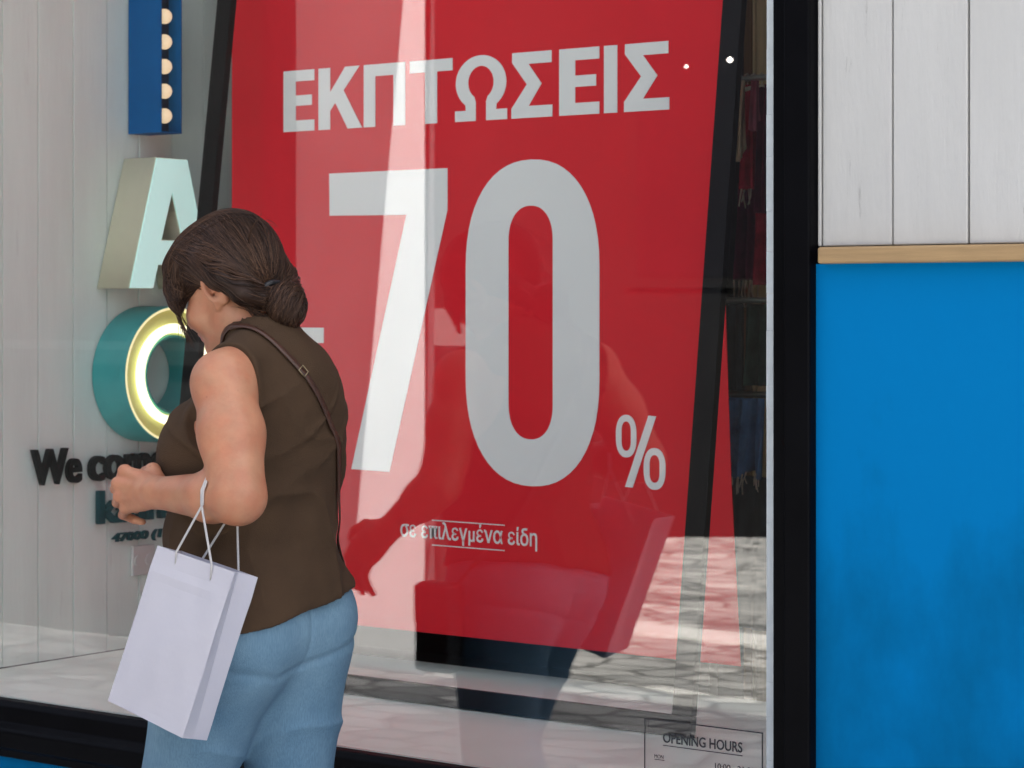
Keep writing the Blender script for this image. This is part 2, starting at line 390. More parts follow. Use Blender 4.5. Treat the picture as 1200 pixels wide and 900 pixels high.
MB().box(FR, FX1, -.022, .01, 0, LZ0).build('painted_panel', M['blue'], shop)
MB().box(FX0, WL-.14, -.022, .01, 0, LZ0).build('painted_panel', M['blue'], shop)
MB().box(WL-.14, FR, -.018, .01, 0, ZS-.13).build('painted_panel', M['blue'], shop)
MB().box(FX0, FX1, -.06, .01, ZR-.12, ZR).build('roof_edge', M['oak'], shop, bevel=.005)
w = MB()
w.box(FX0, WL-.14, .012, .2, 0, ZR-.002); w.box(FR, FX1, .012, .2, 0, ZR-.002)
w.box(WL-.14, FR, .012, .2, ZT+.13, ZR-.002); w.box(WL-.14, FR, .012, .2, 0, ZS-.13)
w.box(FX0, FX1, 6, 6.2, 0, ZR-.002); w.box(FX0, FX0+.2, .2, 6, 0, ZR-.002); w.box(FX1-.2, FX1, .2, 6, 0, ZR-.002)
w.build('wall', M['grey_and_shaded_plaster'], shop)
MB().box(FX0, FX1, .012, 6.2, ZR, ZR+.12).build('roof', M['grey_and_shaded_plaster'], shop)

# window: sill, jambs, head, strip for the reflecting glass seam, glass, decal
win = thing('shop_window', 'large shop window with thick glossy black frame between display and blue wall', 'window', (WR, 0, ZS))
mb = MB()
prof = [(.0, ZS-.001), (-.020, ZS-.004), (-.030, ZS-.016), (-.034, ZS-.050), (-.050, ZS-.060), (-.056, ZS-.068), (-.056, ZS-.104), (-.044, ZS-.112), (-.040, ZS-.130), (.0, ZS-.130)]
n = len(prof); X0, X1 = WL-.14, FR-.002
mb.add([(X0, p[0], p[1]) for p in prof] + [(X1, p[0], p[1]) for p in prof],
       [(i, (i+1) % n, n+(i+1) % n, n+i) for i in range(n)] + [tuple(range(n))[::-1], tuple(range(n, 2*n))])
mb.build('sill', M['black'], win, bevel=.003)
XJ = on_front(926, 0, -.02)[0]
MB().box(XJ, FR, -.045, .012, ZS, ZT).build('jamb', M['black'], win, bevel=.004)
MB().box(on_front(905.5, 0, -.018)[0], XJ-.001, -.018, .03, ZS, ZT).build('jamb_lining', M['black'], win, bevel=.003)
MB().box(WL-.14, WL-.002, -.045, .012, ZS, ZT).build('jamb', M['black'], win, bevel=.004)
MB().box(WL-.14, FR, -.05, .012, ZT, ZT+.13).build('head', M['black'], win, bevel=.004)
XB = on_front(899.5, 0, 0)[0]
mb = MB(); z = ZS
while z < ZT:                                   # slightly ragged strip at the glass seam, its reflection put into the pale colour
    z2 = min(ZT, z+random.uniform(.02, .12)); mb.box(XB+random.uniform(-.0004, .0008), WR+.010, -.004, .010, z, z2-.0004); z = z2
mb.build('glazing_strip', M['bead'], win)
MB().box(WL+.001, XB-.002, 0, .004, ZS, ZT).build('glass_pane', M['glass'], win)
# opening hours decal on the outside of the glass
dX0, dZ = on_front(755, 841, -.002); dX1 = on_front(894, 853, -.002)[0]
dec = MB(); t = .0022; zb = dZ-.26
dec.box(dX0, dX1, -.0025, -.0015, dZ-t, dZ); dec.box(dX0, dX1, -.0025, -.0015, zb, zb+t)
dec.box(dX0, dX0+t, -.0025, -.0015, zb+t, dZ-t); dec.box(dX1-t, dX1, -.0025, -.0015, zb+t, dZ-t)
dobj = dec.build('opening_hours_decal', M['decal'], win)
def decal_text(body, x0, x1, z0, z1, bold):
    me = text_mesh(body, .0008, bold); fit(me, x0, x1, z0, z1)
    remap(me, lambda c: np.c_[c[:, 0], -.0021 - c[:, 2], c[:, 1]]); return link('lettering', me, M['decal'], dobj)
uX0, uz1 = on_front(777, 858, -.002); uX1, _ = on_front(870, 0, -.002); uz0 = on_front(777, 870, -.002)[1]
decal_text('OPENING HOURS', uX0, uX1, uz0, uz1, .018)
ul = MB().box(uX0, uX1, -.0025, -.0015, uz0-.006, uz0-.0045)
mX0 = on_front(767, 0, -.002)[0]; zl = on_front(767, 890, -.002)[1]
ul.box(mX0, mX0+.022, -.0025, -.0015, zl, zl+.0014)
ul.build('rule_line', M['decal'], dobj)
decal_text('MON', mX0, mX0+.02, zl+.003, zl+.010, .0)
hX0, hz = on_front(838, 894, -.002); hX1 = on_front(884, 0, -.002)[0]
decal_text('10:00 - 21:00', hX0, hX1, hz-.011, hz, .0)

# display alcove
tag(MB().box(SX+.001, WR+.3, .008, 1.01, ZS-.10, ZS-.001).build('display_floor', M['floor_in']), None, None, kind='structure')
tag(MB().box(FX0+.21, FX1-.21, 1.012, 5.99, .0, .06).build('shop_floor', M['dark_in']), None, None, kind='structure')
tag(MB().box(FX0+.21, FX1-.21, .21, 5.99, ZT+.14, ZT+.2).build('ceiling', M['ceil']), None, None, kind='structure')
sw = thing('plank_wall', 'white painted vertical plank wall at the side of the window display', 'wall', (SX, .6, ZS))
ys = [.012] + [on_side(q, 600, SX)[0] for q in (3, 45, 86, 125.5, 163)]
while ys[-1] < 1.5: ys.append(ys[-1]+.122)
mb = MB()
for a, b in zip(ys[:-1], ys[1:]):
    d = random.uniform(-.0012, .0012); mb.box(SX-.02, SX+d, a+.0017, b-.0017, ZS+.001, ZT)
mb.build('plank_cladding', M['plank_in'], sw, bevel=.0008)
MB().box(SX-.12, SX-.0205, .21, 1.6, 0, ZT+.12).build('backing', M['dark_in'], sw)
fw = tag(MB().box(SX-.1, WR+.5, .985, 1.009, .061, ZS-.102).build('riser_wall', M['dark_in']), 'dark low wall below the back edge of the display floor', 'wall')
rw = tag(MB().box(WR+.302, WR+.40, .22, 1.6, 0, ZT+.12).build('partition_wall', M['ceil']), 'white partition wall hidden to the right of the display', 'wall')
bw = tag(MB().box(-7, .5, 3.4, 3.5, .061, ZT+.12).build('back_wall', M['dark_in']), 'dark wall at the back of the shop behind the clothes', 'wall')

# ------------------------------------------------------------------ CIAO style sign letters on the plank wall
FXL = SX + .128
def side_letter(loops, x0, x1):
    me = outline_mesh(loops, x1-x0)             # u = depth into shop (Y), v = z ; extruded along X
    return remap(me, lambda c: np.c_[(x0+x1)/2 - c[:, 2]*-1, c[:, 0], c[:, 1]])
# letter A
la = thing('sign_letter', 'pale cyan three dimensional letter A with cream sides on the plank wall', 'letter', (SX, .753, 1.442))
cA, zA0, zA1 = .753, 1.442, 1.785
outer = [(cA-.153, zA0), (cA-.070, zA0), (cA-.052, zA0+.062), (cA+.052, zA0+.062), (cA+.070, zA0), (cA+.153, zA0), (cA+.056, zA1), (cA-.056, zA1)]
inner = [(cA-.038, zA0+.128), (cA+.038, zA0+.128), (cA, zA0+.250)]
link('letter_body', side_letter([outer, inner], SX+.006, FXL-.004), M['cream_side'], la)
def shrink(lp, s):
    c = np.mean(lp, 0); return [tuple(c+(np.array(p)-c)*s) for p in lp]
link('letter_face', side_letter([shrink(outer, .992), shrink(inner, 1.05)], FXL-.0035, FXL), M['cyan'], la)
# letter O
oc = (.763, 1.216)
circ = lambda r, n=72: [(oc[0]+r*math.cos(2*math.pi*i/n), oc[1]+r*math.sin(2*math.pi*i/n)) for i in range(n)]
lo_ = thing('sign_letter', 'round teal letter O with a glowing warm neon ring on the plank wall', 'letter', (SX, oc[0], oc[1]-.18))
for o in (link('letter_body', side_letter([circ(.180), circ(.098)], SX+.006, FXL-.022), M['teal'], lo_),
          link('letter_rim', side_letter([circ(.180), circ(.1775)], FXL-.0215, FXL-.001), M['teal'], lo_),
          link('letter_rim', side_letter([circ(.1773), circ(.1715)], FXL-.0215, FXL), M['rimglow'], lo_),
          link('letter_rim', side_letter([circ(.104), circ(.098)], FXL-.0215, FXL-.002), M['teal'], lo_),
          link('letter_tray', side_letter([circ(.171), circ(.1045)], FXL-.0215, FXL-.018), M['olive'], lo_)):
    pass
tor = MB(); nu, nv = 72, 10; rt = .0125
tv = [(FXL-.004+rt*math.sin(2*math.pi*j/nv), oc[0]+(.122+rt*math.cos(2*math.pi*j/nv))*math.cos(2*math.pi*i/nu), oc[1]+(.122+rt*math.cos(2*math.pi*j/nv))*math.sin(2*math.pi*i/nu)) for i in range(nu) for j in range(nv)]
tor.add(tv, [(i*nv+j, ((i+1) % nu)*nv+j, ((i+1) % nu)*nv+(j+1) % nv, i*nv+(j+1) % nv) for i in range(nu) for j in range(nv)])
tor.build('neon_tube', M['neon'], lo_, smooth=True)
# letter I with bulbs
zi0, zi1 = 1.851, 2.22
li = thing('sign_letter', 'dark blue letter I with a column of lit round bulbs on the plank wall', 'letter', (SX, .75, zi0))
yi0, yi1 = .712, .788
mb = MB().box(SX+.006, FXL-.048, yi0, yi1, zi0, zi1)
mb.box(FXL-.0479, FXL, yi0, yi0+.003, zi0, zi1).box(FXL-.0479, FXL, yi1-.003, yi1, zi0, zi1)
mb.box(FXL-.0479, FXL, yi0+.0031, yi1-.0031, zi0, zi0+.003).box(FXL-.0479, FXL, yi0+.0031, yi1-.0031, zi1-.003, zi1)
mb.build('letter_body', M['navy'], li)
MB().box(FXL-.0478, FXL-.046, yi0+.0031, yi1-.0031, zi0+.0031, zi1-.0031).build('letter_tray', M['navy_dark'], li)
for q in (135, 106, 77, 48, 18, -11):
    zz = CAM_H - (q-357)/F*6.27
    mb = MB(); sphere_into(mb, (FXL-.026, .75, zz), .0200); mb.build('bulb', M['bulb'], li, smooth=True)
# small raised lettering
def wall_text(body, y0, y1, z0, z1, m, label, bold, depth=.016, italic=0.):
    me = text_mesh(body, 1, bold); fit(me, y0, y1, z0, z1)
    remap(me, lambda c: np.c_[SX+.010+(c[:, 2]+.5)*depth, c[:, 0]+italic*(c[:, 1]-z0), c[:, 1]])
    return tag(link('wall_lettering', me, m), label, 'lettering')
yW0, zW0 = on_side(38, 570, SX+.02); yW1 = on_side(193, 0, SX+.02)[0]
ym0 = on_side(95, 0, SX+.02)[0]; yc0 = on_side(105, 0, SX+.02)[0]
wall_text('We', yW0, ym0, zW0, zW0+.092, M['ink'], 'bold black raised word We alone at the left of the plank wall', .018)
wall_text('come', yc0, yW1+.010, zW0, zW0+.066, M['ink'], 'bold black raised word come under the round glowing letter', .018)
yk0, zk0 = on_side(115, 615, SX+.02)
wall_text('kaino', yk0, yk0+.33, zk0, zk0+.088, M['ink_teal'], 'dark teal raised word starting with k behind the clenched hand', .02)
ys0, zs0 = on_side(132, 639, SX+.02)
wall_text('47000 (17', ys0, ys0+.21, zs0, zs0+.030, M['ink_teal'], 'small dark slanted raised numerals above the white socket', .012, .01, .25)
sy0, sz1 = on_side(152, 640, SX); sy1, sz0 = on_side(178, 672, SX)
ws = thing('wall_socket', 'white double wall socket low on the plank wall', 'socket', (SX, sy0, sz0))
MB().box(SX+.002, SX+.012, sy0, sy1, sz0, sz1).build('plate', M['socket'], ws, bevel=.003)
mb = MB()
for k in (-1, 1): mb.tube([(SX+.0125, (sy0+sy1)/2+k*(sy1-sy0)*.24, (sz0+sz1)/2), (SX+.016, (sy0+sy1)/2+k*(sy1-sy0)*.24, (sz0+sz1)/2)], (sy1-sy0)*.19, 20)
mb.build('outlet', M['socket'], ws)

# ------------------------------------------------------------------ leaning black frame in the display
fx0, fx1 = -4.29, -2.752
fr = thing('display_frame', 'black rectangular metal frame leaning back in front of the red sale poster', 'frame', (fx0, .50, ZS), rot=(-math.atan(.1316), 0, 0))
L = fx1-fx0; HB = 2.02
for xx in (0, L): MB().box(xx-.025, xx+.025, 0, .022, .0465, HB).build('upright', M['black_in'], fr, bevel=.002, local=True)
MB().box(-.025, L+.025, 0, .022, .002, .046).build('bottom_rail', M['black_in'], fr, bevel=.002, local=True)
MB().box(-.025, L+.025, 0, .022, HB+.0005, HB+.046).build('top_rail', M['black_in'], fr, bevel=.002, local=True)

# ------------------------------------------------------------------ sale poster
PY = .90
def PP(x, y): return on_front(x, y, PY)
pl = PP(272, 100)[0]; pz0 = PP(600, 752)[1]; pz1 = 2.80
pr = [PP(868, 782)[0], PP(857, 560)[0], PP(850, 350)[0]]
po = thing('sale_poster', 'large red hanging poster with minus seventy percent in off white print', 'poster', (pl, PY, pz0))
loop = [(pl, pz0), (pr[0], pz0), (pr[1], PP(857, 560)[1]), (pr[2], PP(850, 350)[1]), (PP(849, 0)[0], PP(849, 0)[1]), (PP(849, 0)[0], pz1), (pl, pz1)]
me = outline_mesh([loop], .002); remap(me, lambda c: np.c_[c[:, 0], PY - c[:, 2], c[:, 1]]); link('sheet', me, M['red'], po)
MB().tube([(pl-.01, PY, pz1+.008), (PP(849, 0)[0]+.01, PY, pz1+.008)], .008, 10).build('hanging_bar', M['steel'], po)
for xx in (pl+.2, pr[2]-.2): MB().tube([(xx, PY, pz1+.012), (xx, PY, ZT+.14)], .0015, 6).build('hanging_wire', M['steel'], po)
def print_on_poster(name, loops, d=.0012):
    me = outline_mesh(loops, d); remap(me, lambda c: np.c_[c[:, 0], PY-.0022 - c[:, 2], c[:, 1]]); return link(name, me, M['print'], po)
hz1 = PP(332, 84)[1]; hz0 = PP(333, 155)[1]; hh = hz1-hz0
def HL(x0, x1, pts):                            # letter drawn in a unit box placed between two x positions of the headline
    a = PP(x0, 110)[0]; b = PP(x1, 110)[0]
    return [(a+(b-a)*u, hz0+hh*v) for u, v in pts]
Tt = .21
def glyph_E(x0, x1): return [HL(x0, x1, [(0, 0), (1, 0), (1, .18), (.40, .18), (.40, .42), (.92, .42), (.92, .59), (.40, .59), (.40, .82), (1, .82), (1, 1), (0, 1)])]
def glyph_S(x0, x1): return [HL(x0, x1, [(0, 0), (1, 0), (1, .18), (.42, .18), (.74, .51), (.42, .82), (.98, .82), (.98, 1), (.02, 1), (.02, .85), (.38, .51), (0, .15)])]
head = []
head += glyph_E(333, 369)
head += [HL(374, 423, [(0, 0), (.28, 0), (.28, .30), (.40, .43), (.70, 0), (1.04, 0), (.60, .62), (.98, 1), (.64, 1), (.28, .60), (.28, 1), (0, 1)])]
head += [HL(427, 475.5, [(0, 0), (.28, 0), (.28, .81), (.72, .81), (.72, 0), (1, 0), (1, 1), (0, 1)])]
head += [HL(481, 531, [(.36, 0), (.64, 0), (.64, .81), (1, .81), (1, 1), (0, 1), (0, .81), (.36, .81)])]
om = []
for i in range(41):
    a = R(-52 + 284*i/40); om.append((.5+.5*math.cos(a)*.97, .585+.425*math.sin(a)))
im = []
for i in range(41):
    a = R(-58 + 296*i/40); im.append((.5+.245*math.cos(a), .59+.255*math.sin(a)))
omega = [(.60, .0), (1, .0), (1, .165), (.79, .165)] + om[:] + [(.21, .165), (0, .165), (0, 0), (.40, 0), (.40, .29)] + im[::-1] + [(.60, .29)]
head += [HL(534, 595, omega)]
head += glyph_S(600, 648); head += glyph_E(656, 703)
head += [HL(708.5, 724, [(0, 0), (1, 0), (1, 1), (0, 1)])]
head += glyph_S(732, 785)
print_on_poster('headline_lettering', head)
seven = [PP(*p) for p in [(386.5, 203.5), (525, 197), (525, 246), (457, 553), (412.5, 549.5), (477, 251.8), (387, 252.8)]]
def rrect(x0, x1, z0, z1, rx, rz, n=14, e=2.25):
    pts = []
    for cx, cz, a0 in ((x1-rx, z1-rz, 0), (x0+rx, z1-rz, 90), (x0+rx, z0+rz, 180), (x1-rx, z0+rz, 270)):
        for i in range(n+1):
            a = R(a0+90*i/n); c, s = math.cos(a), math.sin(a)
            pts.append((cx+rx*math.copysign(abs(c)**(2/e), c), cz+rz*math.copysign(abs(s)**(2/e), s)))
    return pts
o0, o1 = PP(546.5, 380)[0], PP(703, 380)[0]; q0, q1 = PP(596.5, 380)[0], PP(648.5, 380)[0]
zt, zb_ = PP(622, 187)[1], PP(628, 570)[1]; yt, yb = PP(622, 241)[1], PP(625, 515)[1]
zero = [rrect(o0, o1, zb_, zt, (o1-o0)/2, .26), rrect(q0, q1, yb, yt, (q1-q0)/2, .085)]
dash = [[(PP(322, 395)[0], PP(380, 402)[1]), (PP(380, 0)[0], PP(380, 402)[1]), (PP(380, 0)[0], PP(380, 384)[1]), (PP(322, 0)[0], PP(380, 384)[1])]]
print_on_poster('discount_lettering', [seven] + zero + dash)
pc = []
for (xa_, xb_, ya, yb2) in ((722.5, 746.5, 486, 536), (755, 780.5, 525, 574)):
    a, b = PP(xa_, 530)[0], PP(xb_, 530)[0]; z1_, z0_ = PP((xa_+xb_)/2, ya)[1], PP((xa_+xb_)/2, yb2)[1]
    s = (b-a)*.27
    pc += [rrect(a, b, z0_, z1_, (b-a)/2, .045), rrect(a+s, b-s, z0_+s, z1_-s, (b-a)/2-s, .022)]
pc += [[PP(*p) for p in [(760.5, 487), (769.5, 488), (742, 571.5), (733, 570.5)]]]
print_on_poster('percent_lettering', pc)
fa, fz = PP(470, 626); fb = PP(630, 0)[0]
me = text_mesh('σε επιλεγμένα είδη', .0012, .008); fit(me, fa, fb, PP(550, 640)[1], PP(550, 613.5)[1])
remap(me, lambda c: np.c_[c[:, 0], PY-.0022-c[:, 2], c[:, 1]]); link('footnote_lettering', me, M['print'], po)
la0, lz0 = PP(507, 609); la1 = PP(592, 0)[0]; lz1 = PP(507, 638)[1]
print_on_poster('rule_line', [[(la0, z-.0022), (la1, z-.0022), (la1, z), (la0, z)] for z in (lz0, lz1)])

# ------------------------------------------------------------------ clothes and timber seen past the poster
GY = 1.62
def GP(x, y): return on_front(x, y, GY)
mb = MB(); a, b = on_front(871, 0, 1.9)[0], on_front(881, 0, 1.9)[0]
tag(MB().box(a, b, 1.9, 1.96, .061, ZT+.12).build('timber_post', M['wood_brown'], bevel=.004), 'narrow brown timber post left of the tan post above the clothes rail', 'post')
a2, b2 = on_front(886, 0, 1.9)[0], on_front(899, 0, 1.9)[0]
tag(MB().box(a2, b2+.02, 1.9, 1.96, .061, ZT+.12).build('timber_post', M['wood_tan'], bevel=.004), 'wide tan timber post beside the window jamb above the clothes rail', 'post')
tag(MB().box(on_front(881.5, 0, 1.9)[0], on_front(885, 0, 1.9)[0], 1.9, 1.94, .061, ZT+.12).build('timber_post', M['wood_tan'], bevel=.003), 'thin tan timber strip between the brown and the wide tan posts', 'post')
rack = thing('clothes_rack', 'steel clothes rail with three tiers standing behind the poster', 'clothes rack', (-3.1, GY, .061))
gx0, gx1 = GP(840, 0)[0], GP(899, 0)[0]+.28
tiers = [GP(875, 92)[1], GP(875, 352)[1], GP(875, 462)[1]]
for z in tiers: MB().tube([(gx0, GY, z), (gx1, GY, z)], .008, 10).build('rail', M['steel'], rack, smooth=True)
for xx in (gx0-.01, gx1+.01): MB().tube([(xx, GY, .061), (xx, GY, tiers[0]+.02)], .011, 10).build('post', M['steel'], rack, smooth=True)
def cloth(name, x0, x1, z1, z0, y, amp, m, label, cat, folds=5, taper=0., ph=0., fringe=None, hem=0.):
    """hanging cloth: a folded double sheet over a rail, optional fringe below"""
    NU, NV = 60, 24; t = .006; front = []; 
    th = thing(name, label, cat, ((x0+x1)/2, y, z0))
    for s in (-1, 1):
        for j in range(NV+1):
            v = j/NV
            for i in range(NU+1):
                u = i/NU; w_ = 1-taper*v
                xx = (x0+x1)/2+(u-.5)*(x1-x0)*w_
                yy = y + amp*(.35+.65*v)*(math.sin(u*folds*6.28+ph+.8*math.sin(v*2.2))+.4*math.sin(u*folds*2.3*6.28+ph*2+v*3)) + s*t
                front.append((xx, yy, z1+(z0-z1)*v + hem*math.sin(u*9+ph)*v))
    W = NU+1; off = W*(NV+1); f = []
    for j in range(NV):
        for i in range(NU):
            q = (j*W+i, j*W+i+1, (j+1)*W+i+1, (j+1)*W+i); f.append(q); f.append(tuple(off+k for k in q[::-1]))
    for i in range(NU): f.append((i+1, i, off+i, off+i+1)); f.append((NV*W+i, NV*W+i+1, off+NV*W+i+1, off+NV*W+i))
    for j in range(NV): f.append((j*W, (j+1)*W, off+(j+1)*W, off+j*W)); f.append(((j+1)*W+NU, j*W+NU, off+j*W+NU, off+(j+1)*W+NU))
    MB().add(front, f).build('cloth', m, th, smooth=True)
    if fringe:
        mb = MB(); nf = int((x1-x0)/.008)
        for k in range(nf):
            u = (k+.5)/nf; p = front[NV*W+int(u*NU)]; l = fringe*random.uniform(.7, 1.1)
            mb.tube([(p[0], p[1], p[2]), (p[0]+random.uniform(-.004, .004), p[1]-.004, p[2]-l*.5), (p[0]+random.uniform(-.008, .008), p[1]-.003, p[2]-l)], [.0022, .002, .0012], 5)
        mb.build('fringe', M['fringe'], th)
    return th
gx = lambda x: GP(x, 0)[0]
gz = lambda y: GP(875, y)[1]
M['plum'] = mat('plum velvet', (.16, .015, .05), .7, var=.4, scale=10)
M['green_cloth'] = mat('dark green knit', (.03, .075, .055), .9, var=.4, scale=14, bump=.5, bscale=160)
cloth('shawl', gx(868), gx(887), gz(100), gz(222), GY, .024, M['burgundy'], 'short burgundy knitted shawl with pale fringe on the top rail', 'shawl', 1.6, fringe=.045)
cloth('blouse', gx(886), gx(897), gz(100), gz(250), GY+.01, .018, M['plum'], 'dark plum velvet blouse on a hanger right of the burgundy shawl', 'blouse', 1.3, ph=2.2)
cloth('scarf', gx(875), gx(887), gz(97), gz(182), GY-.06, .016, M['cream_cloth'], 'narrow cream satin scarf hanging over the burgundy shawl', 'scarf', 1.5, ph=1, hem=.02, taper=.35)
cloth('scarf', gx(895), gx(903), gz(98), gz(150), GY-.06, .014, M['pink_cloth'], 'small pink scarf hanging at the right end of the top rail', 'scarf', 1.4, ph=2, hem=.015, taper=.25)
cloth('shawl', gx(853), gx(878), gz(214), gz(328), GY+.05, .026, M['plum'], 'long dark plum shawl with pale fringe above the green knit', 'shawl', 1.8, ph=2, fringe=.07)
cloth('dress', gx(876), gx(902), gz(226), gz(334), GY+.03, .022, M['burgundy'], 'crimson dress hanging lower on the rail beside the window jamb', 'dress', 1.7, ph=.7)
cloth('throw', gx(848), gx(872), gz(356), gz(458), GY, .022, M['navy_cloth'], 'plain navy throw hanging on the middle rail', 'throw', 1.6, ph=.5)
cloth('cardigan', gx(870), gx(901), gz(356), gz(452), GY+.02, .024, M['green_cloth'], 'dark green knitted cardigan right of the navy throw on the middle rail', 'cardigan', 1.8, ph=1.9)
cloth('denim_skirt', gx(850), gx(901), gz(466), gz(556), GY-.02, .024, M['denim'], 'blue denim skirt with frayed pale hem on the lowest rail', 'skirt', 2.6, ph=1.3, fringe=.04, hem=.012)
cloth('trousers', gx(848), gx1-.05, gz(560), gz(740), GY+.05, .018, M['navy_cloth'], 'dark trousers hanging below the frayed denim skirt', 'trousers', 2.4, ph=.2)
hl_ = ['pale wire hanger holding the burgundy shawl', 'pale wire hanger holding the plum blouse', 'pale wire hanger at the right end above the pink scarf']
for x, lb in zip((876, 884, 893), hl_):
    X_ = gx(x); z_ = gz(92); h_ = thing('hanger', lb, 'hanger', (X_, GY, z_))
    pts = [(X_-.002, GY-.012, z_+.006), (X_, GY, z_+.012), (X_+.001, GY+.010, z_+.004), (X_, GY, z_-.010), (X_, GY, z_-.020)]
    MB().tube(pts, .0018, 6).build('hook', M['fringe'], h_, smooth=True)
    MB().tube([(X_-.035, GY-.03, z_-.034), (X_, GY, z_-.0205), (X_+.035, GY+.03, z_-.034)], .0035, 6).build('shoulder_bar', M['fringe'], h_, smooth=True)

# ------------------------------------------------------------------ across the street (seen mirrored in the glass)
def mirror_at(x, Z):              # a point of the street whose mirror image lies at that column and that optical distance
    r = (x-600)/F*Z; X = r*CT - Z*ST; Yv = r*ST + Z*CT
    return X, -(Yv + CAM_Y)
W0 = mirror_at(830, 14.36)
dirx, diry = CT, -ST              # the far front runs this way
nx_, ny_ = -ST, -CT               # away from the shop
opp = thing('dark_building', 'dark stone building across the street with rows of dark windows', 'building', (W0[0], W0[1], 0))
def oblique_box(s0, s1, d0, d1, z0, z1):
    v = []
    for s in (s0, s1):
        for d in (d0, d1):
            for z in (z0, z1): v.append((W0[0]+dirx*s+nx_*d, W0[1]+diry*s+ny_*d, z))
    return MB().add(v, [(0, 2, 3, 1), (4, 5, 7, 6), (0, 1, 5, 4), (2, 6, 7, 3), (0, 4, 6, 2), (1, 3, 7, 5)])
oblique_box(-16, 7, 0, 6, -.05, 4.6).build('wall', M['dark_stone'], opp)
for fl in range(1):
    for k in range(9):
        s = -14+k*2.25
        fo = oblique_box(s, s+1.1, -.03, .05, 1.5+fl*3.2, 3.3+fl*3.2).build('window', M['dark_stone'], opp)
        oblique_box(s+.07, s+1.03, -.036, -.0305, 1.57+fl*3.2, 3.23+fl*3.2).build('pane', M['dark_glass'], fo)
oblique_box(-16, 7, -.12, -.002, 4.3, 4.62).build('cornice', M['dark_stone'], opp)
# pillar whose sunlit wedge and shaded part are painted as two plaster tones
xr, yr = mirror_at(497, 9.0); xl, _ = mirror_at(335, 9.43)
kw = thing('pillar', 'plastered pillar across the pavement, sunlit wedge painted white and shaded part painted grey', 'pillar', (xr, yr, 0))
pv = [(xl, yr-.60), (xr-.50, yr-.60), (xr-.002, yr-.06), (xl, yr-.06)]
MB().add([(p[0], p[1], -.05) for p in pv]+[(p[0], p[1], 3.4) for p in pv], [(3, 2, 1, 0), (4, 5, 6, 7), (0, 1, 5, 4), (1, 2, 6, 5), (2, 3, 7, 6), (3, 0, 4, 7)]).build('shaft', M['grey_and_shaded_plaster'], kw)
def mirror_front(x, y):           # on the vertical plane Y = yr
    r = (x-600)/F; dx = r*CT-ST; dy = r*ST+CT; t = (-yr-CAM_Y)/dy
    return dx*t, CAM_H-(y-357)/F*t
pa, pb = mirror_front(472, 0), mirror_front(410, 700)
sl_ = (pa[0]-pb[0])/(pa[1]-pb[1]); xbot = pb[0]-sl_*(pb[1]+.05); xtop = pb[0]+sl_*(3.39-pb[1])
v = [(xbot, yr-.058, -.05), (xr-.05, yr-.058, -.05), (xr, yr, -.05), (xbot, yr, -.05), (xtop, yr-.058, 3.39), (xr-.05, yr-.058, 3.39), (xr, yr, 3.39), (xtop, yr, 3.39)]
MB().add(v, [(3, 2, 1, 0), (4, 5, 6, 7), (0, 1, 5, 4), (1, 2, 6, 5), (2, 3, 7, 6), (3, 0, 4, 7)]).build('sunlit_wedge', M['sunlit_plaster'], kw)
ks = thing('reflection_blocker', 'low dark box added left of the pillar to hide sunlit paving from the glass', 'added block', ((xl-3.2), yr-.3, 0))  # added block, keeps the sunlit street out of the left reflection
MB().box(xl-6, xl-.045, yr-1.6, yr-.05, -.05, 1.15).build('blocker_body', M['blocker'], ks)
MB().box(xl-6.1, xl-.043, yr-1.7, yr+.0, 1.152, 1.21).build('top', M['blocker'], ks)
for k in range(5): MB().box(xl-5.8+k*1.15, xl-4.75+k*1.15, yr-.049, yr-.03, .15, 1.0).build('blocker_panel', M['blocker'], ks, bevel=.004)
# small board and three wall lamps on the dark building
s0 = (mirror_at(500, 14.36)[0]-W0[0])/dirx; s1 = (mirror_at(546, 14.36)[0]-W0[0])/dirx
ob = oblique_box(s0, s1, -.05, -.002, CAM_H-(420-357)/F*14.36, CAM_H-(362-357)/F*14.36)
tag(ob.build('wall_board', M['plaque'], bevel=.004), 'grey notice board on the dark building beside the pillar', 'board')
lamp_labels = ['small lit wall lamp, left of the three on the dark building', 'small lit wall lamp, middle of the three on the dark building', 'small lit wall lamp, right of the three on the dark building']
for (x, y), lb in zip(((804, 78), (855, 70), (902, 66)), lamp_labels):
    px, py = mirror_at(x, 14.2); z = CAM_H-(y-357)/F*14.2
    t_ = thing('wall_lamp', lb, 'lamp', (px+nx_*.16, py+ny_*.16, z), 'lit wall lamps on the dark building')
    mb = MB(); sphere_into(mb, (px, py, z), .007 if x < 810 else .013, 12, 8); mb.build('bulb', M['lamp'], t_, smooth=True)
    MB().tube([(px+nx_*.158, py+ny_*.158, z+.05), (px+nx_*.05, py+ny_*.05, z+.06), (px, py, z+.019)], .006, 8).build('bracket', M['black_in'], t_)
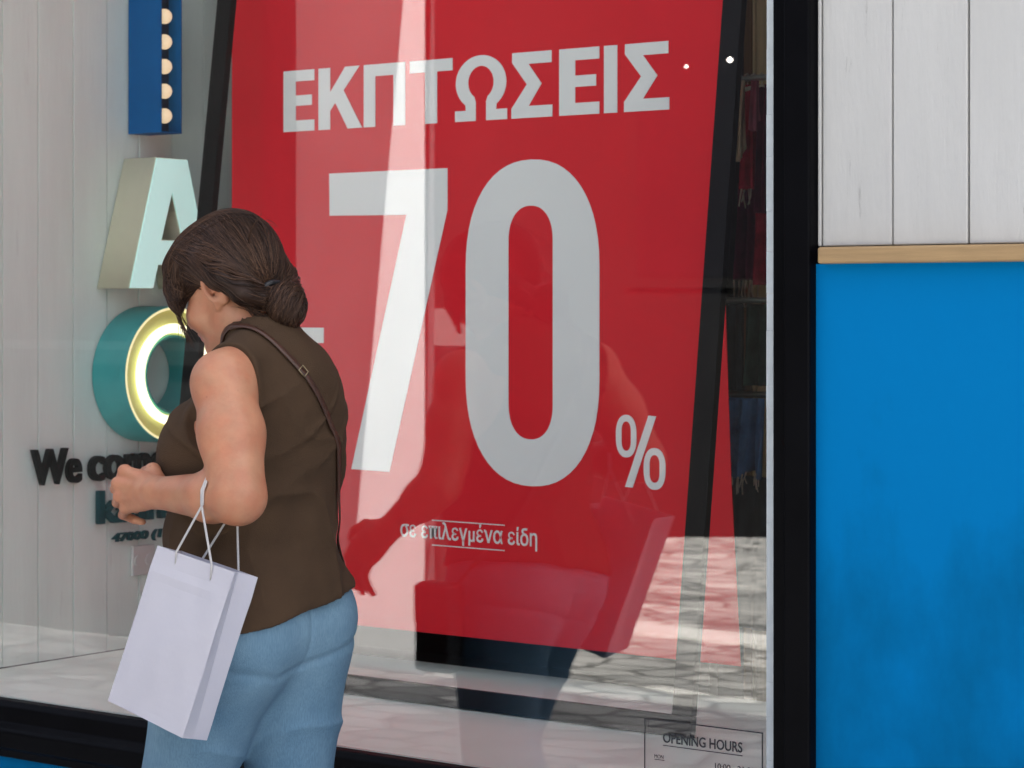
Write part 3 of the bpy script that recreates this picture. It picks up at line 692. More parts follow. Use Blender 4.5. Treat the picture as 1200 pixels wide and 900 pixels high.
# ------------------------------------------------------------------ implicit-surface sculpting (numpy) for the figure
# local frame of the figure: a forward (her walking direction, -X), b to her left (towards the street, -Y), z up
class Field:
    def __init__(s, lo, hi, h):
        s.lo = np.array(lo, float); s.h = h
        s.n = np.ceil((np.array(hi)-s.lo)/h).astype(int)+1
        s.ax = [s.lo[i]+h*np.arange(s.n[i]) for i in range(3)]
        s.D = np.full(s.n, .06, np.float32)
    def win(s, lo, hi, pad):
        i0 = np.clip(np.floor((np.array(lo)-pad-s.lo)/s.h).astype(int), 0, s.n); i1 = np.clip(np.ceil((np.array(hi)+pad-s.lo)/s.h).astype(int)+1, 0, s.n)
        sl = tuple(slice(a, b) for a, b in zip(i0, i1))
        P = np.meshgrid(*[s.ax[i][sl[i]] for i in range(3)], indexing='ij')
        return sl, P
    def comb(s, sl, d, k, mode):
        A = s.D[sl]
        if mode == 'add':
            if k > 0:
                h = np.maximum(k-np.abs(A-d), 0)/k; r = np.minimum(A, d)-h*h*k*.25
            else: r = np.minimum(A, d)
        elif mode == 'sub':
            d = -d
            if k > 0:
                h = np.maximum(k-np.abs(A-d), 0)/k; r = np.maximum(A, d)+h*h*k*.25
            else: r = np.maximum(A, d)
        s.D[sl] = r
    def cone(s, p, q, r1, r2, k=.02, mode='add', pad=.05):
        p = np.array(p, float); q = np.array(q, float); R_ = max(r1, r2)
        sl, (X, Y, Z) = s.win(np.minimum(p, q)-R_, np.maximum(p, q)+R_, pad+k)
        if X.size == 0: return
        d = q-p; L2 = max(d@d, 1e-9)
        t = np.clip(((X-p[0])*d[0]+(Y-p[1])*d[1]+(Z-p[2])*d[2])/L2, 0, 1)
        D = np.sqrt((X-p[0]-t*d[0])**2+(Y-p[1]-t*d[1])**2+(Z-p[2]-t*d[2])**2)-(r1+(r2-r1)*t)
        s.comb(sl, D.astype(np.float32), k, mode)
    def chain(s, pts, rs, k=.015, **kw):
        for i in range(len(pts)-1): s.cone(pts[i], pts[i+1], rs[i], rs[i+1], k, **kw)
    def ell(s, c, r, k=.02, rot=None, mode='add', pad=.05):
        c = np.array(c, float); r = np.array(r, float); M_ = np.eye(3) if rot is None else np.array(rot)
        R_ = r.max() if rot is not None else r
        sl, (X, Y, Z) = s.win(c-R_, c+R_, pad+k)
        if X.size == 0: return
        q = [M_[i][0]*(X-c[0])+M_[i][1]*(Y-c[1])+M_[i][2]*(Z-c[2]) for i in range(3)]
        k0 = np.sqrt(sum((q[i]/r[i])**2 for i in range(3))); k1 = np.sqrt(sum((q[i]/r[i]**2)**2 for i in range(3)))+1e-9
        s.comb(sl, (k0*(k0-1)/k1).astype(np.float32), k, mode)
    def sample(s, p):
        p = np.atleast_2d(p); g = (p-s.lo)/s.h; i = np.clip(np.floor(g).astype(int), 0, s.n-2); t = g-i; r = 0
        for dx in (0, 1):
            for dy in (0, 1):
                for dz in (0, 1):
                    w = (t[:, 0] if dx else 1-t[:, 0])*(t[:, 1] if dy else 1-t[:, 1])*(t[:, 2] if dz else 1-t[:, 2])
                    r = r + w*s.D[i[:, 0]+dx, i[:, 1]+dy, i[:, 2]+dz]
        return r
    def grad(s, p):
        e = s.h; p = np.atleast_2d(p)
        g = np.stack([s.sample(p+np.eye(3)[i]*e)-s.sample(p-np.eye(3)[i]*e) for i in range(3)], 1)
        return g/(np.linalg.norm(g, axis=1, keepdims=True)+1e-9)
    def project(s, p, off, it=8):
        p = np.atleast_2d(np.array(p, float))
        for _ in range(it): p = p-s.grad(p)*np.clip(s.sample(p)-off, -.02, .02)[:, None]
        return p
    def mesh(s, smooth=2):
        D = s.D; S = D < 0; c = np.zeros(np.array(D.shape)-1, np.uint8)
        sl = (slice(0, -1), slice(1, None))
        for a in (0, 1):
            for b in (0, 1):
                for d in (0, 1): c += S[sl[a], sl[b], sl[d]]
        act = (c > 0) & (c < 8); ids = np.argwhere(act); idx = np.full(c.shape, -1, np.int32); idx[act] = np.arange(len(ids))
        pos = np.zeros((len(ids), 3)); cnt = np.zeros(len(ids)); i, j, k = ids.T
        for ax in range(3):
            o1, o2 = [q for q in range(3) if q != ax]
            for u in (0, 1):
                for v in (0, 1):
                    A = np.zeros(3, int); A[o1] = u; A[o2] = v; B = A.copy(); B[ax] = 1
                    va = D[i+A[0], j+A[1], k+A[2]]; vb = D[i+B[0], j+B[1], k+B[2]]; cr = (va < 0) != (vb < 0)
                    t = np.where(cr, va/np.where(va == vb, 1, va-vb), 0)
                    P = np.tile(A.astype(float), (len(ids), 1)); P[:, ax] = t
                    pos[cr] += P[cr]; cnt[cr] += 1
        V = ids+pos/cnt[:, None]; F_ = []
        for ax in range(3):
            o1, o2 = (ax+1) % 3, (ax+2) % 3
            a = [slice(1, -1)]*3; b = [slice(1, -1)]*3; a[ax] = slice(0, -1); b[ax] = slice(1, None)
            A = S[tuple(a)]; e = np.argwhere(A != S[tuple(b)]); off = np.ones(3, int); off[ax] = 0; e = e+off
            ins = S[e[:, 0], e[:, 1], e[:, 2]]
            def cell(d1, d2):
                q = e.copy(); q[:, o1] += d1; q[:, o2] += d2; return idx[q[:, 0], q[:, 1], q[:, 2]]
            Q = np.stack([cell(-1, -1), cell(0, -1), cell(0, 0), cell(-1, 0)], 1); Q[~ins] = Q[~ins][:, ::-1]; F_.append(Q)
        F_ = np.concatenate(F_); F_ = F_[(F_ >= 0).all(1)]
        E = np.concatenate([F_[:, [0, 1]], F_[:, [1, 2]], F_[:, [2, 3]], F_[:, [3, 0]]])
        for _ in range(smooth):
            acc = np.stack([np.bincount(E[:, 0], V[E[:, 1], q], len(V))+np.bincount(E[:, 1], V[E[:, 0], q], len(V)) for q in range(3)], 1)
            n_ = np.bincount(E[:, 0], minlength=len(V))+np.bincount(E[:, 1], minlength=len(V))
            V = V*.5+.5*acc/np.maximum(n_, 1)[:, None]
        return s.lo+V*s.h, F_

PX, PYW = -3.10, -.415                                   # where she stands
def LW(p):                                               # figure frame -> child coordinates under her Empty
    p = np.atleast_2d(p); return np.c_[-p[:, 0], -p[:, 1], p[:, 2]]
def mesh_obj(name, V, F_, m, parent, smooth=True):
    me = bpy.data.meshes.new(name); me.from_pydata(LW(V).tolist(), [], F_.tolist() if hasattr(F_, 'tolist') else F_); me.update()
    return link(name, me, m, parent, smooth, local=True)

HC = np.array((.072, 0, 1.448)); HP = R(25)              # head centre, head bowed by 25 degrees
HY = R(9)                                                # and turned a little towards the street
hf = np.array((math.cos(HP)*math.cos(HY), math.cos(HP)*math.sin(HY), -math.sin(HP))); hl = np.array((-math.sin(HY), math.cos(HY), 0)); hu = np.cross(hf, hl)
HR = np.array([hf, hl, hu])
def hd(f, l, u): return HC+hf*f+hl*l+hu*u
SHL, ELL, WRL = (-.066, .160, 1.258), (-.160, .221, 1.060), (.058, .205, 1.056)
SHR, ELR, WRR = (.055, -.150, 1.245), (.062, -.214, 1.022), (.176, -.240, .925)
KNL, ANL, KNR, ANR = (.125, .092, .44), (.075, .092, .09), (.002, -.088, .45), (-.165, -.088, .135)

def torso(fd, g):
    fd.ell((.0, 0, .87), (.122+g, .158+g, .13+g)); fd.ell((.010, 0, 1.0), (.128+g, .156+g, .16+g), .03)
    fd.ell((-.010, -.012, 1.14), (.122+g, .158+g, .17+g), .03)
    fd.ell((.070, .070, 1.125), (.076+g, .080+g, .080+g), .04); fd.ell((.085, -.07, 1.120), (.076+g, .080+g, .080+g), .04)
    fd.ell((.075, 0, .96), (.095+g, .130+g, .10+g), .03)
    fd.ell((-.048, .005, 1.235), (.085+g, .140+g, .105+g), .03)
def legs(fd, g, low):
    for s, kn, an in ((1, KNL, ANL), (-1, KNR, ANR)):
        hip = (-.004, s*.084, .80)
        fd.cone(hip, kn, .112+g, .066+g, .03)
        mid = tuple(np.array(kn)*.72+np.array(an)*.28+np.array((-.02, 0, 0)))
        fd.chain([kn, mid, an], [.062+g, .060+g, .040+g+low], .02)
        fd.ell((-.030, s*.066, .800), (.086+g, .090+g, .115+g), .06)

# --- body: one continuous skin surface
B = Field((-.26, -.31, .0), (.34, .30, 1.60), .0033)
torso(B, 0); legs(B, 0, 0)
B.cone((-.035, .01, 1.29), (.040, 0, 1.395), .060, .051, .03)
B.cone((-.045, .02, 1.315), SHL, .045, .056, .03); B.cone((-.02, -.02, 1.305), SHR, .045, .052, .03)
def arm(fd, S_, E_, W_, g, fat):
    S_, E_, W_ = map(np.array, (S_, E_, W_)); m1 = S_*.55+E_*.45+np.array((-.004, .002, 0))
    fd.chain([S_, m1, E_], [.049*fat+g, .0515*fat+g, .0455*fat+g], .03)
    m2 = E_*.68+W_*.32+np.array((0, 0, -.002))
    fd.chain([E_, m2, W_], [.041*fat+g, .041*fat+g, .0265*fat+g], .02)
arm(B, SHL, ELL, WRL, 0, 1.08); arm(B, SHR, ELR, WRR, 0, 1.02)
# left hand: clenched, back of the hand to the street
W = np.array(WRL)
B.cone(W, W+(.03, -.002, 0), .027, .026, .012)
kn = [(.090, -.004, .036, .0112), (.097, .005, .013, .0118), (.093, .005, -.011, .0112), (.083, .0, -.033, .0100)]
for i, (ka, kb, kz, r) in enumerate(kn):
    K = W+(ka, kb, kz)
    B.cone(W+(.014, .001, kz*.42), K, .0165, r, .007); B.cone(K, K+(.001, .002, .0), r*1.12, r*1.10, .004)
    P1 = K+np.array((.030, -.020, -.012-.001*i)); P2 = P1+np.array((-.004, -.024, -.010)); P3 = P2+np.array((-.020, -.004, -.004))
    B.chain([K, P1], [r, r*.86], .003); B.chain([P1, P2, P3], [r*.88, r*.80, r*.68], .003)
e_ = np.array(ELL); B.cone(e_+(.012, .044, -.030), e_+(.075, .044, -.026), .0032, .0030, .005, mode='sub'); B.cone(e_+(.034, .030, .030), e_+(.046, .046, .010), .0032, .0030, .006, mode='sub')
B.ell(W+(.052, -.012, 0), (.045, .016, .036), .012)
B.chain([W+(.016, -.016, .018), W+(.050, -.036, .036), W+(.078, -.046, .030), W+(.094, -.042, .016)], [.017, .0145, .0120, .0095], .006)
B.cone(W+(-.004, .016, .010), W+(-.002, .016, .010), .011, .011, .015)       # wrist bone
# right hand: relaxed, hanging ahead of her on the window side
W2 = np.array(WRR); d2 = (W2-np.array(ELR)); d2 /= np.linalg.norm(d2); up2 = np.array((d2[2]*-1, 0, d2[0])); up2 /= np.linalg.norm(up2)
B.ell(W2+d2*.055, (.050, .017, .038), .015, rot=[d2, (0, 1, 0), up2])
B.cone(W2, W2+d2*.03, .025, .024, .012)
for i, (o, l_) in enumerate(((.030, .036), (.010, .041), (-.010, .038), (-.028, .029))):
    K = W2+d2*(.092-.003*abs(i-1))+up2*o; b1 = K+d2*l_+np.array((-.004, .010, -.010)); b2 = b1+d2*l_*.5+np.array((-.010, .014, -.014)); b3 = b2+d2*l_*.3+np.array((-.014, .012, -.012))
    B.cone(W2+d2*.02+up2*o*.5, K, .015, .011, .01)
    B.chain([K, b1, b2, b3], [.0105, .0095, .0088, .0072], .004)
B.chain([W2+d2*.018+up2*.018, W2+d2*.055+up2*.048+np.array((0, .014, 0)), W2+d2*.088+up2*.058+np.array((0, .022, 0)), W2+d2*.108+up2*.052+np.array((0, .025, 0))], [.016, .0135, .0115, .009], .006)
# feet
for an, toe in ((ANL, (.255, .098, .028)), (ANR, (-.035, -.092, .030))):
    B.chain([an, toe], [.042, .026], .02); B.cone(an, tuple(np.array(an)+(-.035, 0, -.045)), .036, .030, .02)
# head
B.ell(hd(-.008, 0, .020), (.094, .074, .097), .02, rot=HR)
B.ell(hd(.036, 0, -.050), (.060, .056, .076), .03, rot=HR)
for s in (-1, 1):
    B.cone(hd(.0, s*.050, -.068), hd(.070, s*.012, -.108), .022, .019, .03)
    B.ell(hd(.066, s*.038, -.046), (.030, .026, .030), .02, rot=HR)
B.cone(hd(.078, 0, -.107), hd(.082, 0, -.105), .018, .017, .02)
B.cone(hd(.088, -.030, .010), hd(.088, .030, .010), .013, .013, .02)
for s in (-1, 1): B.cone(hd(.104, s*.032, -.013), hd(.098, s*.034, -.013), .013, .013, .012, mode='sub')
B.cone(hd(.092, 0, .000), hd(.112, 0, -.040), .009, .013, .012)
for s in (-1, 1): B.cone(hd(.102, s*.012, -.043), hd(.104, s*.012, -.043), .008, .008, .008)
B.ell(hd(.096, 0, -.070), (.010, .024, .0065), .006, rot=HR); B.ell(hd(.093, 0, -.081), (.011, .021, .0075), .006, rot=HR)
for s in (-1, 1):                                        # ears with rim, hollow and lobe
    er = np.array([(.94, 0, -.34), (0, 1., 0), (.34, 0, .94)])@HR
    B.ell(hd(-.012, s*.079, -.028), (.020, .011, .036), .006, rot=er)
    B.ell(hd(-.007, s*.092, -.026), (.0105, .0110, .021), .003, rot=er, mode='sub')
    B.cone(hd(-.004, s*.086, -.034), hd(-.002, s*.070, -.036), .0045, .004, .002, mode='sub')
    B.cone(hd(-.002, s*.077, -.058), hd(-.003, s*.077, -.055), .0085, .0085, .006)
    B.cone(hd(.004, s*.080, -.040), hd(.003, s*.078, -.032), .005, .005, .004)
for s in (-1, 1):
    er = np.array([(.94, 0, -.34), (0, 1., 0), (.34, 0, .94)])@HR; c0 = hd(-.012, s*.083, -.028); rim = []
    for q in range(-40, 231, 18):
        a_ = R(q); rim.append(c0+er[0]*.0165*math.cos(a_)+er[2]*.031*math.sin(a_)+er[1]*s*.004)
    B.chain(rim, [.0042]*len(rim), .004)
person = thing('person', 'woman in brown sleeveless top and light jeans walking past the shop window with bowed head', 'person', (PX, PYW, 0))
bv, bf = B.mesh(2)
body = mesh_obj('body', bv, bf, M['skin'], person)
body.data.materials.append(M['lip'])
fc = bv[bf].mean(1); lc = hd(.100, 0, -.0755); rel = (fc-lc)@HR.T
lipm = (np.abs(rel[:, 1]) < .021) & (np.abs(rel[:, 2]) < .0095) & (rel[:, 0] > -.012)
body.data.polygons.foreach_set('material_index', lipm.astype(np.int32))
for s in (-1, 1):
    mb = MB(); sphere_into(mb, tuple(LW(hd(.083, s*.032, -.013))[0]), .0125, 14, 10); mb.build('eye', M['eye'], person, smooth=True, local=True)
    mb = MB(); mb.tube([tuple(LW(hd(.099, s*.016, .014))[0]), tuple(LW(hd(.101, s*.032, .019))[0]), tuple(LW(hd(.090, s*.048, .013))[0])], [.002, .003, .0015], 6); mb.build('eyebrow', M['hair'], person, smooth=True, local=True)

# --- brown top
S = Field((-.22, -.30, .72), (.26, .30, 1.42), .0040)
torso(S, .012)
S.cone((-.035, .01, 1.29), (-.005, .004, 1.345), .070, .066, .03)
S.cone((-.045, .02, 1.315), tuple(np.array(SHL)+(0, -.012, .002)), .056, .063, .03)
S.cone((-.02, -.02, 1.305), tuple(np.array(SHR)+(0, .012, 0)), .056, .060, .03)
S.ell((-.02, 0, .86), (.122, .168, .12), .03)
S.ell((.03, 0, .86), (.122, .165, .12), .03)
legs(S, .0135, 0)
X, Y, Z = np.meshgrid(*S.ax, indexing='ij')
# folds: slanting drags from bust and shoulder blade, soft ripples at the hem
w1 = np.exp(-((Z-1.0)/.13)**2); w2 = np.exp(-((Z-.84)/.06)**2)
th_ = np.arctan2(Y, X)
def ridge(u, p=3.0): return (1-np.abs(np.sin(u)))**p             # narrow creases, rounded between
wp = .5*np.sin(9*X+4*Y+2)+.6*np.sin(11*Z-6*Y)+.35*np.sin(23*Y+17*Z)
back = 1/(1+np.exp((X+.02)/.02)); side = np.exp(-((Y-.14)/.09)**2)
S.D -= (.0105*ridge(17*(Z+.55*Y)+1.3*wp)*w1*(.35+.65*side) + .0085*ridge(15*(Z-.75*Y)+1.5*wp+.6)*np.exp(-((Z-1.08)/.13)**2)*back
        + .0065*ridge(26*(Z+.9*Y-.3*X)+1.2*wp+2)*np.exp(-((Z-1.19)/.08)**2) + .0075*ridge(13*(Y+.25*Z)+1.6*wp+1)*np.exp(-((Z-.90)/.10)**2)
        + .0018*np.sin(40*(Y*.8+Z*.6)+3*wp)*back).astype(np.float32)
hem = .835-.190*Y-.10*(X+.1)+.0015*np.sin(7*th_)
S.D -= (.0016/(1+np.exp((Z-hem-.020)/.0012))).astype(np.float32)
S.D = np.maximum(S.D, (hem-Z).astype(np.float32)*.95)
# openings for the arms and the neck
C = Field(S.lo, S.lo+(S.n-1)*S.h, S.h); C.n = S.n; C.ax = S.ax; C.D = np.full(S.n, .06, np.float32)
for S_, E_, s in ((SHL, ELL, 1), (SHR, ELR, -1)):
    S_, E_ = np.array(S_), np.array(E_); d_ = (E_-S_)/np.linalg.norm(E_-S_); a0 = S_+np.array((.0, s*.040, -.020))
    C.cone(S_+d_*.075+np.array((0, s*.030, 0)), S_+d_*.24+np.array((-.01, s*.044, 0)), .060, .063, .01)
    X, Y, Z = np.meshgrid(*S.ax, indexing='ij'); q_ = S_+np.array((0, s*.03, -.02))
    hs_ = .139-s*Y+.10*(Z-1.26)+.05*(X+.05)                                  # armhole: a clean slanting cut through the shoulder
    hs_ = np.maximum(hs_, np.sqrt((X-q_[0])**2+(Y-q_[1])**2+(Z-q_[2])**2)-.125).astype(np.float32)
    h_ = np.maximum(.03-np.abs(C.D-hs_), 0)/.03; C.D = (np.minimum(C.D, hs_)-h_*h_*.03*.25).astype(np.float32)
C.cone((-.012, .004, 1.352), (.065, 0, 1.46), .060, .085, .01)
C.cone((.06, 0, 1.36), (.10, 0, 1.40), .055, .07, .01)
S.D -= (.0022/(1+np.exp((C.D-.013)/.0009))).astype(np.float32)          # stitched binding round neck and armholes
S.D = np.maximum(S.D, -C.D)
sv, sf = S.mesh(1)
top = mesh_obj('sleeveless_top', sv, sf, M['shirt'], person)

# --- jeans
J = Field((-.27, -.26, .06), (.26, .26, .96), .0040)
legs(J, .010, .024)
J.ell((-.0, 0, .87), (.124, .164, .12), .03); J.ell((-.01, 0, .80), (.120, .158, .08), .03)
X, Y, Z = np.meshgrid(*J.ax, indexing='ij')
wp = .5*np.sin(10*X+5*Y+1)+.5*np.sin(12*Z-7*Y)+.3*np.sin(27*Y+19*X)
wr = -.0075*ridge(27*(Z+.45*X)+1.1*wp)*np.exp(-((Z-.60)/.085)**2)*(.35+.65/(1+np.exp((X-.0)/.02)))
wr -= .0045*ridge(34*(Z-.5*X)+1.1*wp)*np.exp(-((Z-.45)/.06)**2) + .0055*ridge(24*Z+1.3*wp)*np.exp(-((Z-.15)/.08)**2)
wr -= .0060*ridge(15*(Z-.55*Y+.4*X)+1.2*wp+.5)*np.exp(-((Z-.74)/.06)**2)
wr += .0045*np.exp(-((Z-.715-.22*np.abs(Y-.075))/.008)**2)*(X < -.03)
wr += .0030*np.exp(-(Y/.006)**2)*(X < 0)*(Z > .72)
J.D += wr.astype(np.float32)
J.D = np.maximum(J.D, (Z-.93).astype(np.float32)); J.D = np.maximum(J.D, (.085-Z+.0*X).astype(np.float32))
jv, jf = J.mesh(1)
jeans = mesh_obj('jeans', jv, jf, M['jeans'], person)
# --- trainers
for an, toe, tilt in ((ANL, (.255, .098, .034), 0), (ANR, (-.030, -.092, .038), 1)):
    f_ = Field((an[0]-.12, an[1]-.08, -.01), (toe[0]+.08, toe[1]+.08, .24), .004)
    heel = np.array(an)+(-.04, 0, -.040)
    f_.chain([heel, toe], [.042, .037], .02); f_.cone(an, tuple(np.array(an)+(.05, 0, -.02)), .046, .040, .03); f_.cone(heel, an, .042, .046, .02)
    Xs, Ys, Zs = np.meshgrid(*f_.ax, indexing='ij'); f_.D = np.maximum(f_.D, (.004-Zs).astype(np.float32))
    v_, q_ = f_.mesh(1); mesh_obj('shoe', v_, q_, M['shoe'], person)

# --- hair: a sculpted base with combed strands over it
Hh = Field((-.16, -.14, 1.26), (.26, .15, 1.62), .0035)
Hh.ell(hd(-.014, 0, .024), (.104, .086, .104), .02, rot=HR)
X, Y, Z = np.meshgrid(*Hh.ax, indexing='ij')
rf = (X-HC[0])*hf[0]+Y*hf[1]+(Z-HC[2])*hf[2]; ru = (X-HC[0])*hu[0]+Y*hu[1]+(Z-HC[2])*hu[2]
Hh.D = np.maximum(Hh.D, (-(ru-rf*1.0+.012)/1.414).astype(np.float32))
Hh.ell((.118, .032, 1.474), (.060, .062, .064), .03); Hh.ell((.110, -.045, 1.478), (.07, .045, .075), .03)
Hh.chain([(.150, .052, 1.462), (.148, .068, 1.428), (.138, .076, 1.402), (.126, .078, 1.380)], [.034, .017, .008, .003], .02)
Hh.chain([(.14, -.06, 1.46), (.125, -.085, 1.40), (.115, -.08, 1.34)], [.03, .014, .005], .02)
Hh.chain([(.06, .070, 1.478), (.02, .082, 1.452), (-.02, .060, 1.424), (-.046, .02, 1.410)], [.03, .018, .019, .021], .02)
Hh.chain([(.03, -.070, 1.478), (.0, -.078, 1.452), (-.03, -.056, 1.424), (-.046, -.02, 1.410)], [.03, .018, .019, .021], .02)
BC = np.array((-.073, .0, 1.398)); BR = (.034, .040, .045)
Hh.ell(BC, BR, .003)
hv, hq = Hh.mesh(1)
hair = mesh_obj('hair', hv, hq, M['hair'], person)
at = hair.data.attributes.new('strand', 'FLOAT', 'POINT'); at.data.foreach_set('value', (.12+.1*rng.random(len(hv))).astype(np.float32))
SV, SF, SA = [], [], []
def strand(pts, r, shade):
    n_ = len(pts); k0 = len(SV); t = np.gradient(np.array(pts), axis=0); t /= np.linalg.norm(t, axis=1, keepdims=True)+1e-9
    up_ = np.array((.3, .8, .5))
    x_ = np.cross(t, up_); x_ /= np.linalg.norm(x_, axis=1, keepdims=True)+1e-9; y_ = np.cross(x_, t)
    prof_ = np.minimum(1, np.minimum(np.arange(n_)+.35, n_-1-np.arange(n_)+.25)/3)
    for i in range(n_):
        for k in range(3):
            a = 2.094*k; SV.append(pts[i]+(x_[i]*math.cos(a)+y_[i]*math.sin(a))*r*prof_[i]); SA.append(shade)
    for i in range(n_-1):
        for k in range(3): SF.append((k0+i*3+k, k0+i*3+(k+1) % 3, k0+(i+1)*3+(k+1) % 3, k0+(i+1)*3+k))
def flow(P0, goals, off, step=.007, nmax=60, wob=.1):
    """comb all strands of a group at once over the hair surface towards their goals"""
    n_ = len(P0); P = P0.copy(); g = np.zeros(n_, int); ph = rng.random(n_)*6; alive = np.ones(n_, bool); path = [P.copy()]; ln = np.full(n_, 1)
    for it in range(nmax):
        d = goals[np.arange(n_), np.minimum(g, goals.shape[1]-1)]-P; L_ = np.linalg.norm(d, axis=1)
        hit = (L_ < .016) & alive; g[hit] += 1; alive &= g < goals.shape[1]
        if not alive.any(): break
        d = d/(L_[:, None]+1e-9); nn = Hh.grad(P); d = d-nn*(d*nn).sum(1, keepdims=True); d /= np.linalg.norm(d, axis=1, keepdims=True)+1e-9
        d = d+wob*np.cross(nn, d)*np.sin(ph+it*.35)[:, None]
        Q = P+d*step
        for _ in range(3): Q = Q-Hh.grad(Q)*np.clip(Hh.sample(Q)-off, -.02, .02)[:, None]
        mv = alive & ~hit; P[mv] = Q[mv]; path.append(P.copy()); ln[mv] = it+2
    path = np.stack(path, 1)
    return [path[i, :max(3, ln[i])] for i in range(n_)]
shade = lambda: float(np.clip(rng.beta(1.6, 2.6), 0, 1))
bunend = BC+np.array((.036, .0, .014))
def root(P, off):
    for _ in range(14): P = P-Hh.grad(P)*np.clip(Hh.sample(P)-off, -.02, .02)[:, None]
    return P
U = lambda a, b, n_: rng.uniform(a, b, n_)
n_ = 700; s_ = np.where(rng.random(n_) < .72, 1, -1); top_ = rng.random(n_) < .75      # swept back from parting and sides into the bun
P0 = np.where(top_[:, None], HC+hf*U(-.05, .085, n_)[:, None]+hl*(s_*U(0, .085, n_))[:, None]+hu*.1, HC+hf*U(-.03, .05, n_)[:, None]+hl*(s_*.09)[:, None]+hu*U(0, .05, n_)[:, None])
off = U(.0002, .0030, n_)
for q in flow(root(P0, off), (bunend+rng.normal(0, .010, (n_, 3)))[:, None], off): strand(q, rng.uniform(.0007, .0013), shade())
n_ = 380; off = U(.0002, .0035, n_)                      # fringe falling forward and over the temple
P0 = root(np.stack([U(.02, .13, n_), U(-.03, .03, n_), np.full(n_, 1.56)], 1), off)
G_ = np.stack([np.stack([U(.14, .20, n_), U(.03, .08, n_), U(1.43, 1.47, n_)], 1), np.array((.136, .077, 1.398))+rng.normal(0, .006, (n_, 3)), np.array((.122, .077, 1.374))+rng.normal(0, .004, (n_, 3))], 1)
for q in flow(P0, G_, off, nmax=46, wob=.08): strand(q, rng.uniform(.0007, .0012), shade())
n_ = 1500; off = U(.0003, .0022, n_)                      # undercoat: everywhere else, short lengths following the same fall
P0 = root(np.stack([U(-.08, .20, n_), U(-.09, .10, n_), U(1.36, 1.58, n_)], 1), off)
fr_ = P0[:, 0] > .085
G_ = np.where(fr_[:, None], np.array((.136, .077, 1.398)), bunend)+rng.normal(0, .008, (n_, 3)); G_[fr_ & (P0[:, 1] < -.01), 1] *= -1.1
for q in flow(P0, G_[:, None], off, nmax=26): strand(q, rng.uniform(.0007, .0012), shade())
n_ = 120; off = U(.0002, .003, n_)                       # far side of the fringe
P0 = root(np.stack([U(.02, .13, n_), U(-.05, .0, n_), np.full(n_, 1.56)], 1), off)
for q in flow(P0, np.tile(np.array([[(.15, -.075, 1.44), (.118, -.082, 1.35)]]), (n_, 1, 1)), off, nmax=40): strand(q, .0010, shade())
for _ in range(300):                                     # strands wound round the bun
    ax_ = np.array((.75, .45, .45))+rng.normal(0, .22, 3); ax_ /= np.linalg.norm(ax_)
    u_ = np.cross(ax_, (0, 0, 1.)); u_ /= np.linalg.norm(u_); v_ = np.cross(ax_, u_); lat = rng.uniform(-.9, .95); a0 = rng.random()*6.28; span = rng.uniform(1.5, 3.2)
    pts = []
    for i in range(22):
        a = a0+span*i/21; q = (u_*math.cos(a)+v_*math.sin(a))*math.sqrt(1-lat*lat)+ax_*lat
        pts.append(BC+q*np.array(BR)*(1.02+.03*math.sin(i*.5+a0)))
    strand(pts, rng.uniform(.0008, .0015), shade())
for _ in range(80):                                      # loose wisps: cheek, nape, crown
    k = rng.integers(0, 3)
    if k == 0:
        p0 = np.array((.146, .078, 1.41))+rng.normal(0, .005, 3); p1 = np.array((.128, .080, 1.37))+rng.normal(0, .004, 3); p2 = np.array((.105, .070, 1.320))+rng.normal(0, .009, 3)
    elif k == 1:
        p0 = np.array((.0, .055, 1.415))+rng.normal(0, .008, 3); p1 = np.array((-.030, .050, 1.385))+rng.normal(0, .006, 3); p2 = np.array((-.045, .03, 1.372))+rng.normal(0, .010, 3)
    else:
        p0 = Hh.project(np.array((rng.uniform(.0, .14), rng.uniform(-.06, .06), 1.58)), .001, 12)[0]; p1 = p0+np.array((-.03, .008, -.002))+rng.normal(0, .003, 3); p2 = p1+np.array((-.035, .008, -.018))+rng.normal(0, .005, 3)
    tt = np.linspace(0, 1, 12)[:, None]; strand(list(p0*(1-tt)**2+2*p1*tt*(1-tt)+p2*tt**2), .0006, shade())
st = mesh_obj('hair_strands', np.array(SV), SF, M['hair'], hair)
at = st.data.attributes.new('strand', 'FLOAT', 'POINT'); at.data.foreach_set('value', np.array(SA, np.float32))
mb = MB(); cc = BC+np.array((.040, .004, .012)); tie = []
for i in range(25):
    a = 6.2832*i/24; d_ = np.array((-.85, 0, -.35)); d_ /= np.linalg.norm(d_); u_ = np.array((0, 1., 0)); v_ = np.cross(d_, u_); tie.append(tuple(LW(cc+(u_*math.cos(a)+v_*math.sin(a))*.034)[0]))
mb.tube(tie, .006, 8, cap=False); mb.build('hair_tie', M['black_bag'], hair, smooth=True, local=True)

